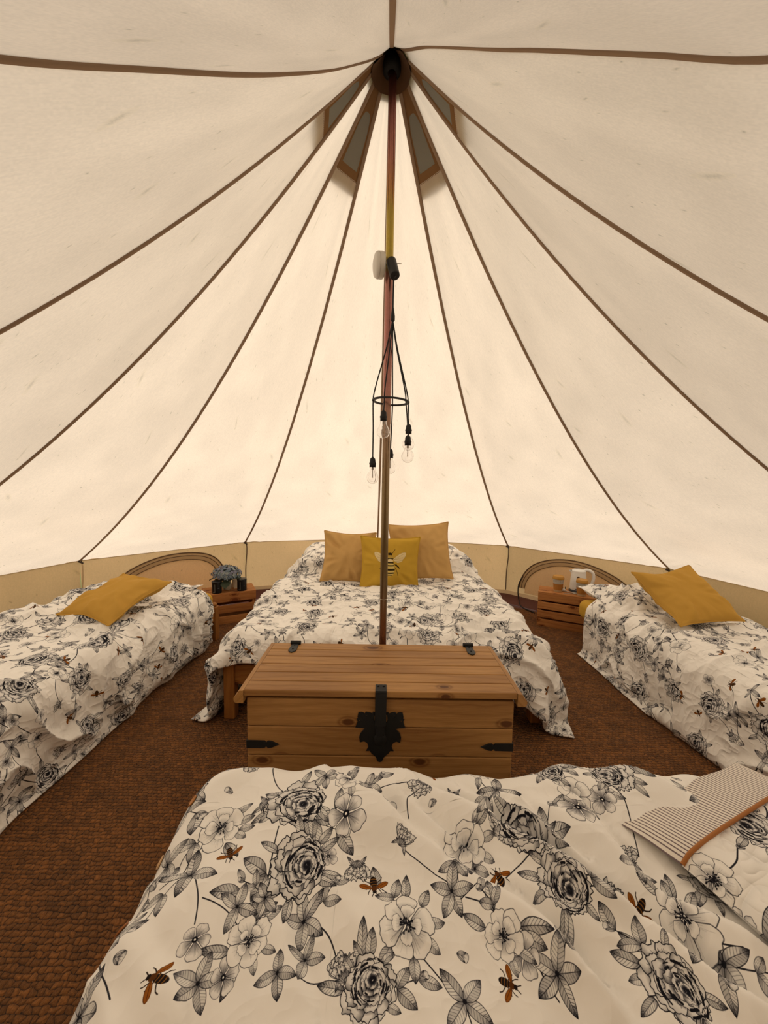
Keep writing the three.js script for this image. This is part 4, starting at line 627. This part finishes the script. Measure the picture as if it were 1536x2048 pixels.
// ---------------------------------------------------------------- tent pole
{
  const g = thing('tent_pole', 'tall shiny bronze-tinted metal pole in the middle of the tent', 'pole', [0.019, 0, -0.03]);
  // passivated steel: bands of interference colour along the tubes
  const pt = pixels(64, 1024, (x, y) => {
    const s = [[0, [98, 58, 48]], [0.10, [106, 67, 53]], [0.2, [132, 100, 84]], [0.3, [116, 99, 71]], [0.42, [129, 111, 80]], [0.5, [146, 119, 96]], [0.56, [175, 123, 112]], [0.64, [179, 122, 115]], [0.715, [168, 119, 107]], [0.722, [154, 138, 89]], [0.75, [176, 154, 72]], [0.80, [174, 151, 73]], [0.835, [179, 127, 84]], [0.88, [175, 116, 103]], [0.95, [149, 96, 89]], [1, [76, 50, 43]]];
    const t = y / 1023 + 0.012 * vn(x / 16, y / 90, 91, 4, 0); let k = 0; while (k < s.length - 2 && s[k + 1][0] < t) k++;
    const f = Math.min(1, Math.max(0, (t - s[k][0]) / (s[k + 1][0] - s[k][0]))), m = 1 + 0.07 * vn(x / 4, y / 160, 92, 16, 0) + 0.03 * vn(x / 2, y / 3, 93, 32, 0);
    return [0, 1, 2].map((i) => (s[k][1][i] + (s[k + 1][1][i] - s[k][1][i]) * f) * m);
  });
  const metal = new THREE.MeshStandardMaterial({ map: pt, metalness: 0.85, roughness: 0.24, side: THREE.DoubleSide });
  const tubeSec = (r, y0, y1) => { const q = new THREE.CylinderGeometry(r, r, y1 - y0, 28, 1, true), uv = q.attributes.uv; for (let i = 0; i < uv.count; i++) uv.setY(i, (y0 + (y1 - y0) * uv.getY(i)) / 3.1); return at(q, 0, (y0 + y1) / 2, 0); };
  part('lower_tube', tubeSec(0.0165, 0, 0.80), metal, g);
  part('middle_tube', tubeSec(0.0172, 0.80, 1.60), metal, g);
  part('joint_sleeve', tubeSec(0.0182, 1.60, 2.255), metal, g);
  part('upper_tube', tubeSec(0.0170, 2.255, 3.04), metal, g);
  part('joint_ring', at(new THREE.TorusGeometry(0.0174, 0.0013, 8, 32).rotateX(Math.PI / 2), 0, 0.80, 0), std(0xcfc6b4, 0.4, { metalness: 0.5 }), g);
  part('joint_rim', at(new THREE.TorusGeometry(0.0178, 0.001, 8, 32).rotateX(Math.PI / 2), 0, 2.285, 0), std(0x4a3a20, 0.5, { metalness: 0.5 }), g);
  part('pole_cap', at(lathe([[0.0175, -0.035], [0.036, -0.03], [0.038, -0.005], [0.034, 0.02], [0.022, 0.035], [0, 0.042]], 28), -0.004, 3.055, 0.008), std(0x030303, 0.7), g);
}
// smoke alarm strapped to the pole
{
  const g = thing('smoke_alarm', 'round white smoke alarm strapped to the left of the pole', 'smoke alarm', [-0.024, 2.262, -0.012]);
  g.rotation.set(0, 0.25, 0.06);
  part('housing', lathe([[0, 0.024], [0.030, 0.023], [0.046, 0.018], [0.051, 0.010], [0.052, -0.010], [0.050, -0.016], [0, -0.016]], 40).rotateZ(Math.PI / 2), whitePlastic, g);
  part('vent_ring', new THREE.TorusGeometry(0.0505, 0.0012, 8, 40).rotateY(Math.PI / 2).translate(-0.006, 0, 0), std(0xa9a49a, 0.5), g);
}
tag(mesh(numbered('cable_tie'), merge([at(new THREE.TorusGeometry(0.0215, 0.0018, 8, 32).rotateX(Math.PI / 2), 0.019, 2.272, -0.03), at(board(0.034, 0.004, 0.0016, 0.0005), 0.054, 2.276, -0.022, 0, 0, -0.06)]), whitePlastic), 'thin white cable tie round the pole above the black lamp box', 'cable tie');
// ---------------------------------------------------------------- five-bulb pendant lamp round the pole
{
  const g = thing('pendant_lamp', 'black five-bulb pendant lamp hanging from a cord round the pole', 'lamp', [0.036, 1.70, -0.03]);
  const black = std(0x0d0c0c, 0.6), glass = new THREE.MeshPhysicalMaterial({ color: 0xffffff, roughness: 0.02, transmission: 1, thickness: 0.001, ior: 1.5 }), fil = std(0xb8a58c, 0.5);
  const box = part('battery_box', merge([lathe([[0, -0.05], [0.018, -0.05], [0.021, -0.046], [0.021, 0.046], [0.018, 0.05], [0, 0.05]], 24), at(new THREE.SphereGeometry(0.004, 10, 8), 0, -0.051, 0)]), std(0x131514, 0.5), g);
  box.position.set(-0.002, 0.532, 0.052); box.rotation.set(-0.5, 0, 0.16);
  part('main_cord', tube([[0.002, 0.50, 0.055], [0.001, 0.43, 0.052], [0.001, 0.37, 0.050]], 0.0033, 24, 6), black, g);
  part('cord_splitter', at(lathe([[0, 0.032], [0.004, 0.03], [0.009, -0.004], [0.009, -0.022], [0.006, -0.026], [0, -0.026]], 16), 0.001, 0.345, 0.05), black, g);
  const RR = 0.083, ring = part('ring', (() => { const s = new THREE.Shape(); s.absarc(0, 0, RR, 0, Math.PI * 2); const h = new THREE.Path(); h.absarc(0, 0, RR - 0.011, 0, Math.PI * 2); s.holes.push(h); return new THREE.ExtrudeGeometry(s, { depth: 0.005, bevelSize: 0.0008, bevelThickness: 0.0008, bevelSegments: 1, curveSegments: 64 }).rotateX(Math.PI / 2); })(), black, g);
  ring.rotation.set(0, 0, -0.05);
  // [angle on the ring, height of the socket's top, sideways drift]
  for (const [a, y, dx, dz] of [[3.05, -0.252, 0.002, 0], [1.95, -0.058, -0.002, 0.004], [0.62, -0.158, 0.012, 0.01], [-0.12, -0.100, 0.004, 0], [-1.45, -0.205, -0.006, 0]]) {
    const x = Math.cos(a) * (RR - 0.004), z = Math.sin(a) * (RR - 0.004), yr = -0.05 * x, X = x + dx, Z = z + dz;
    part('cord', tube([[0.001, 0.325, 0.05], [x * 0.28, 0.22, 0.05 + (z - 0.05) * 0.3], [x * 0.97, yr + 0.02, z * 0.97], [x, yr - 0.01, z], [(x + X) / 2 + 0.001, (yr + y) / 2, (z + Z) / 2], [X, y, Z]], 0.0032, 60, 6), black, g);
    const h = part('bulb_holder', lathe([[0.0024, 0.004], [0.006, 0], [0.0115, -0.006], [0.0135, -0.022], [0.0155, -0.024], [0.0155, -0.029], [0.0140, -0.031], [0.0140, -0.043], [0, -0.043]], 24), black, g); h.position.set(X, y, Z);
    part('bulb', at(lathe([[0.0125, 0], [0.0130, -0.010], [0.0175, -0.022], [0.0245, -0.034], [0.0275, -0.047], [0.0255, -0.059], [0.0190, -0.068], [0.0100, -0.0735], [0.0001, -0.0755], [0.0001, -0.0743], [0.0097, -0.0723], [0.0181, -0.0671], [0.0244, -0.0586], [0.0264, -0.0470], [0.0235, -0.0345], [0.0166, -0.0228], [0.0119, -0.0105], [0.0114, 0], [0.0125, 0]].reverse(), 40), 0, -0.042, 0), glass, h);
    part('filament', merge([at(new THREE.CylinderGeometry(0.0016, 0.0022, 0.045, 8), 0, -0.068, 0), at(new THREE.CylinderGeometry(0.004, 0.005, 0.012, 10), 0, -0.048, 0)]), fil, h);
  }
}

// ---------------------------------------------------------------- bedside crates
function crate(label, pos, turn, w, h, d, slats, sh, topBoards) { // front at local +z, position = left front corner on the floor
  const g = thing('crate', label, 'crate', pos, turn), gap = (h - 0.012 - slats * sh) / (slats - 1 || 1);
  for (let k = 0; k < slats; k++) { const y = h - 0.012 - sh / 2 - k * (sh + gap); part('front_slat', at(board(w, sh, 0.012), w / 2, y, -0.006), crateMat, g); part('back_slat', at(board(w, sh, 0.012), w / 2, y, -d + 0.006), crateMat, g); }
  for (const s of [0, 1]) { part('end_panel', at(board(0.014, h - 0.014, d - 0.028), s ? w - 0.008 : 0.008, (h - 0.012) / 2, -d / 2), crateMat, g); for (const z of [-0.02, -d + 0.02]) part('corner_post', at(board(0.018, h - 0.016, 0.018), s ? w - 0.025 : 0.025, (h - 0.014) / 2, z), crateMat, g); }
  const n = topBoards; for (let k = 0; k < n; k++) part('top_board', at(board(w + 0.004, 0.012, d / n - 0.004), w / 2, h - 0.006, -d / n * (k + 0.5)), crateMat, g);
  part('base_board', at(board(w - 0.05, 0.01, d - 0.05), w / 2, 0.02, -d / 2), crateMat, g);
  return g;
}
const CL = { a: [-1.585, 0, -1.60], turn: Math.atan2(0.207, 0.396) }, CR = { a: [1.50, 0, -1.775], turn: -0.47 };
crate('three-slat pine crate used as a bedside table by the left bed', CL.a, CL.turn, 0.455, 0.29, 0.27, 3, 0.072, 3);
crate('four-slat pine crate used as a bedside table by the right bed', CR.a, CR.turn, 0.58, 0.33, 0.23, 4, 0.068, 3);
const onCrate = (C, x, z, h) => { const c = Math.cos(C.turn), s = Math.sin(C.turn); return [C.a[0] + x * c + z * s, h, C.a[2] - x * s + z * c]; };
// left crate: two black tins, a vase of hydrangea, a card, a little glass
const tinMat = std(0x0d0e12, 0.28), tinLine = std(0x9aa3a0, 0.5);
function tin(label, pos, turn, r, h) {
  const g = thing('candle_tin', label, 'tin', pos, turn, undefined);
  part('body', lathe([[0, 0], [r - 0.002, 0], [r, 0.003], [r, h * 0.86], [r - 0.001, h * 0.87], [0, h * 0.87]], 32), tinMat, g);
  part('lid', lathe([[r - 0.001, h * 0.855], [r + 0.0015, h * 0.86], [r + 0.0015, h * 0.97], [r - 0.002, h], [0, h]], 32), tinMat, g);
  const arc = (a, y, l) => grid(4, 1, (u, v) => [Math.sin(a + u * l) * (r + 0.0008), y + v * 0.002, Math.cos(a + u * l) * (r + 0.0008)]);
  part('label_line', merge([grid(1, 6, (u, v) => { const a = -0.5 + u * 0.06; return [Math.sin(a) * (r + 0.0008), h * (0.12 + 0.66 * v), Math.cos(a) * (r + 0.0008)]; }), arc(-0.9, h * 0.12, 0.45), arc(0.1, h * 0.42, 0.35)]), tinLine, g);
  return g;
}
tin('black candle tin standing nearer the left bed on the three-slat crate', onCrate(CL, 0.118, -0.055, 0.29), 0.5, 0.043, 0.112);
tin('black candle tin near the right end of the three-slat crate', onCrate(CL, 0.335, -0.050, 0.29), 0.5, 0.043, 0.112);
{
  const g = thing('hydrangea_vase', 'small pale vase of dusty blue hydrangea between the black tins', 'flowers', onCrate(CL, 0.21, -0.12, 0.29));
  part('vase', lathe([[0, 0], [0.028, 0], [0.036, 0.012], [0.041, 0.04], [0.038, 0.07], [0.030, 0.092], [0.031, 0.10], [0.027, 0.10], [0.026, 0.09], [0, 0.088]], 32), std(0xb9b3a2, 0.5), g);
  const r = rng(404), fl = [], stems = [];
  const floret = (p, n, s) => { const q = new THREE.Quaternion().setFromUnitVectors(V(0, 0, 1), n), o = []; for (let k = 0; k < 4; k++) { const a = k * Math.PI / 2 + r() * 0.3, pet = grid(3, 3, (u, v) => { const x = (u - 0.5) * 0.9 * Math.sin(Math.PI * (0.12 + 0.8 * v)), y = v; return [x * s, y * s, (0.25 * v * v - 0.2 * (u - 0.5) ** 2) * s]; }); pet.rotateZ(a); o.push(pet); } const m = merge(o); m.applyMatrix4(new THREE.Matrix4().compose(p, q, V(1, 1, 1))); return m; };
  const tones = [0x75848c, 0x667484, 0x8c9494, 0x7b7c8e].map((c) => std(c, 0.9)), per = [[], [], [], []];
  for (let k = 0; k < 190; k++) { const a = k * 2.39996, q = 1 - k / 190 * 1.25, rr = Math.sqrt(Math.max(0, 1 - q * q)), n = V(Math.cos(a) * rr, q, Math.sin(a) * rr).normalize(), p = V(n.x * 0.122 * (1 + 0.12 * Math.sin(a * 3.1)), 0.152 + n.y * 0.075 * (1 + 0.10 * Math.sin(a * 2.3 + 1)), n.z * 0.105).multiplyScalar(1).add(V((r() - 0.5) * 0.01, (r() - 0.5) * 0.012, 0)); per[Math.floor(r() * 4)].push(floret(p, n.clone().add(V((r() - 0.5) * 0.5, 0.1, (r() - 0.5) * 0.5)).normalize(), 0.0165)); }
  const head = part('flower_head', at(new THREE.SphereGeometry(0.08, 20, 12).scale(1.2, 0.78, 1.05), 0, 0.15, 0), std(0x3d4840, 1), g);
  per.forEach((l, i) => { const m = part('florets', merge(l), tones[i], head); m.userData.kind = 'stuff'; });
  const leafMat = std(0x2f3826, 0.8);
  for (const [a, y, L, el] of [[3.0, 0.125, 0.10, -0.15], [3.6, 0.11, 0.09, -0.3], [0.1, 0.125, 0.09, -0.1], [-0.4, 0.105, 0.085, -0.35], [1.3, 0.10, 0.09, -0.4], [2.2, 0.10, 0.085, -0.4]]) {
    const lf = grid(6, 10, (u, v) => { const w = 0.042 * Math.sin(Math.PI * Math.min(1, v * 0.96 + 0.04)) ** 0.8, x = 0.06 + v * L, s = (u - 0.5) * 2; return [x, s * s * 0.008 + v * L * el - 0.02 * v * v, s * w]; }); part('leaf', at(lf, 0, y, 0, 0, -a, 0), leafMat, g);
  }
  part('stalk', merge([[0.012, 0.004], [-0.01, 0.008], [0.0, -0.012]].map(([x, z]) => tube([[x * 0.3, 0.06, z * 0.3], [x, 0.10, z], [x * 2, 0.14, z * 2]], 0.003, 8, 6))), std(0x4a5534, 0.8), g);
}
{
  const p = onCrate(CL, 0.285, -0.16, 0.29), g = thing('card', 'folded white tent card behind the vase on the three-slat crate', 'card', p, CL.turn + 0.5);
  for (const s of [-1, 1]) part('leaf_panel', grid(2, 6, (u, v) => [(u - 0.5) * 0.055, 0.085 * v, s * 0.024 * (1 - v)]), std(0xd8c8ae, 0.8), g);
}
tag(mesh(numbered('tumbler'), lathe([[0, 0.002], [0.016, 0.002], [0.019, 0.012], [0.020, 0.05], [0.0185, 0.05], [0.0175, 0.012], [0, 0.006]], 28), new THREE.MeshPhysicalMaterial({ color: 0xffffff, roughness: 0.05, transmission: 1, thickness: 0, side: THREE.DoubleSide })), 'little clear glass at the left end of the three-slat crate', 'glass').position.set(...onCrate(CL, 0.01, -0.10, 0.29));
// right crate: two lidded cups, kettle, cable with plug, spoons
const cupTex = (() => { const cv = document.createElement('canvas'); cv.width = 512; cv.height = 128; const c = cv.getContext('2d'); c.fillStyle = '#b5aea2'; c.fillRect(0, 0, 512, 128); const r = rng(8); c.strokeStyle = 'rgba(60,60,70,.7)'; for (let k = 0; k < 26; k++) { c.lineWidth = 1 + r() * 2; const x = r() * 512, y = 25 + r() * 80; c.beginPath(); c.ellipse(x, y, 10 + r() * 14, 4 + r() * 6, r() * 3, 0, 6.3); c.stroke(); } return tex(cv); })();
function cup(label, pos) {
  const g = thing('travel_cup', label, 'cup', pos), am = std(0xa9702c, 0.6), lidM = std(0xb8842e, 0.5);
  part('body', lathe([[0, 0], [0.029, 0], [0.0305, 0.003], [0.0405, 0.108], [0.038, 0.108], [0, 0.105]], 36), std(0xb79c78, 0.5), g);
  const band = (y0, y1, e) => { const R0 = (y) => 0.0305 + (y - 0.003) / 0.105 * 0.010 + e; return grid(40, 2, (u, v) => { const y = y0 + (y1 - y0) * v, a = u * 2 * Math.PI; return [Math.sin(a) * R0(y), y, Math.cos(a) * R0(y), u, v]; }); };
  part('sleeve', band(0.018, 0.066, 0.0012), am, g); part('printed_band', band(0.068, 0.104, 0.0006), std(0xffffff, 0.5, { map: cupTex }), g);
  g.scale.setScalar(1.18); part('lid', lathe([[0.0405, 0.103], [0.0435, 0.104], [0.0435, 0.114], [0.041, 0.118], [0.040, 0.127], [0.036, 0.129], [0, 0.127]], 36), lidM, g);
}
const TR = 0.33;
cup('mustard-lidded travel cup at the left end of the four-slat crate', onCrate(CR, 0.165, -0.09, TR));
cup('mustard-lidded travel cup standing in front of the white kettle', onCrate(CR, 0.362, -0.055, TR));
{
  const g = thing('kettle', 'white plastic electric kettle with a dark water gauge on the four-slat crate', 'kettle', onCrate(CR, 0.335, -0.20, TR), CR.turn + 0.15), wp = std(0xe9e8e4, 0.3); g.scale.setScalar(1.08);
  part('power_base', lathe([[0, 0], [0.072, 0], [0.074, 0.006], [0.070, 0.016], [0, 0.018]], 36), std(0x24242a, 0.5), g);
  part('body', grid(48, 24, (u, v) => { const a = u * 2 * Math.PI, prof = [[0.066, 0.018], [0.067, 0.03], [0.066, 0.07], [0.062, 0.12], [0.058, 0.16], [0.056, 0.182]], q = v * 5, k = Math.min(4, Math.floor(q)), f = q - k; let r = prof[k][0] + (prof[k + 1][0] - prof[k][0]) * f; const y = prof[k][1] + (prof[k + 1][1] - prof[k][1]) * f; const sp = Math.exp(-(((Math.atan2(Math.sin(a - Math.PI), Math.cos(a - Math.PI))) / 0.32) ** 2)) * smooth(0.7, 1, v) * 0.022; return [Math.cos(a) * (r + sp), y, Math.sin(a) * r * 0.95]; }, true), wp, g);
  part('lid', lathe([[0.056, 0.180], [0.055, 0.187], [0.040, 0.194], [0.012, 0.197], [0, 0.197]], 36), wp, g);
  part('handle', new THREE.TubeGeometry(new THREE.CatmullRomCurve3([V(0.035, 0.187, 0), V(0.07, 0.193, 0), V(0.108, 0.172, 0), V(0.117, 0.12, 0), V(0.104, 0.07, 0), V(0.094, 0.052, 0)]), 40, 0.0135, 12), wp, g);
  part('water_gauge', at(new THREE.CapsuleGeometry(0.0105, 0.075, 6, 14).scale(1, 1, 0.35), -0.012, 0.095, 0.0605, -0.05, 0, 0), std(0x4e3a2c, 0.25), g);
  part('brand_plate', at(board(0.034, 0.008, 0.003, 0.001), -0.016, 0.028, 0.063), std(0x2b2b30, 0.5), g);
}
{
  const g = thing('power_plug', 'white plug and lead lying between the two travel cups', 'plug', onCrate(CR, 0.215, -0.13, TR), CR.turn);
  part('plug_body', at(new RoundedBoxGeometry(0.036, 0.022, 0.034, 3, 0.006), 0, 0.012, 0), whitePlastic, g);
  part('pin', at(board(0.006, 0.022, 0.005, 0.001), -0.010, 0.033, 0.004), blackPlastic, g); part('pin', at(board(0.006, 0.022, 0.005, 0.001), 0.012, 0.033, 0.004), blackPlastic, g);
  part('lead', tube([[0.016, 0.008, 0.004], [0.04, 0.006, 0.022], [0.075, 0.006, 0.03], [0.105, 0.006, 0.035], [0.13, 0.006, 0.01]], 0.0038, 40, 8), whitePlastic, g);
}
tag(mesh(numbered('spoon'), merge([at(new THREE.SphereGeometry(0.013, 16, 10).scale(1.3, 0.22, 1), 0.06, 0.004, 0), at(new THREE.CapsuleGeometry(0.0025, 0.085, 4, 8).rotateZ(Math.PI / 2), 0.002, 0.004, 0)]), std(0xbfb9ae, 0.25, { metalness: 0.8 })), 'metal teaspoon lying in front of the kettle base on the four-slat crate', 'spoon').position.set(...onCrate(CR, 0.255, -0.055, TR));

renderer.render(scene, camera);
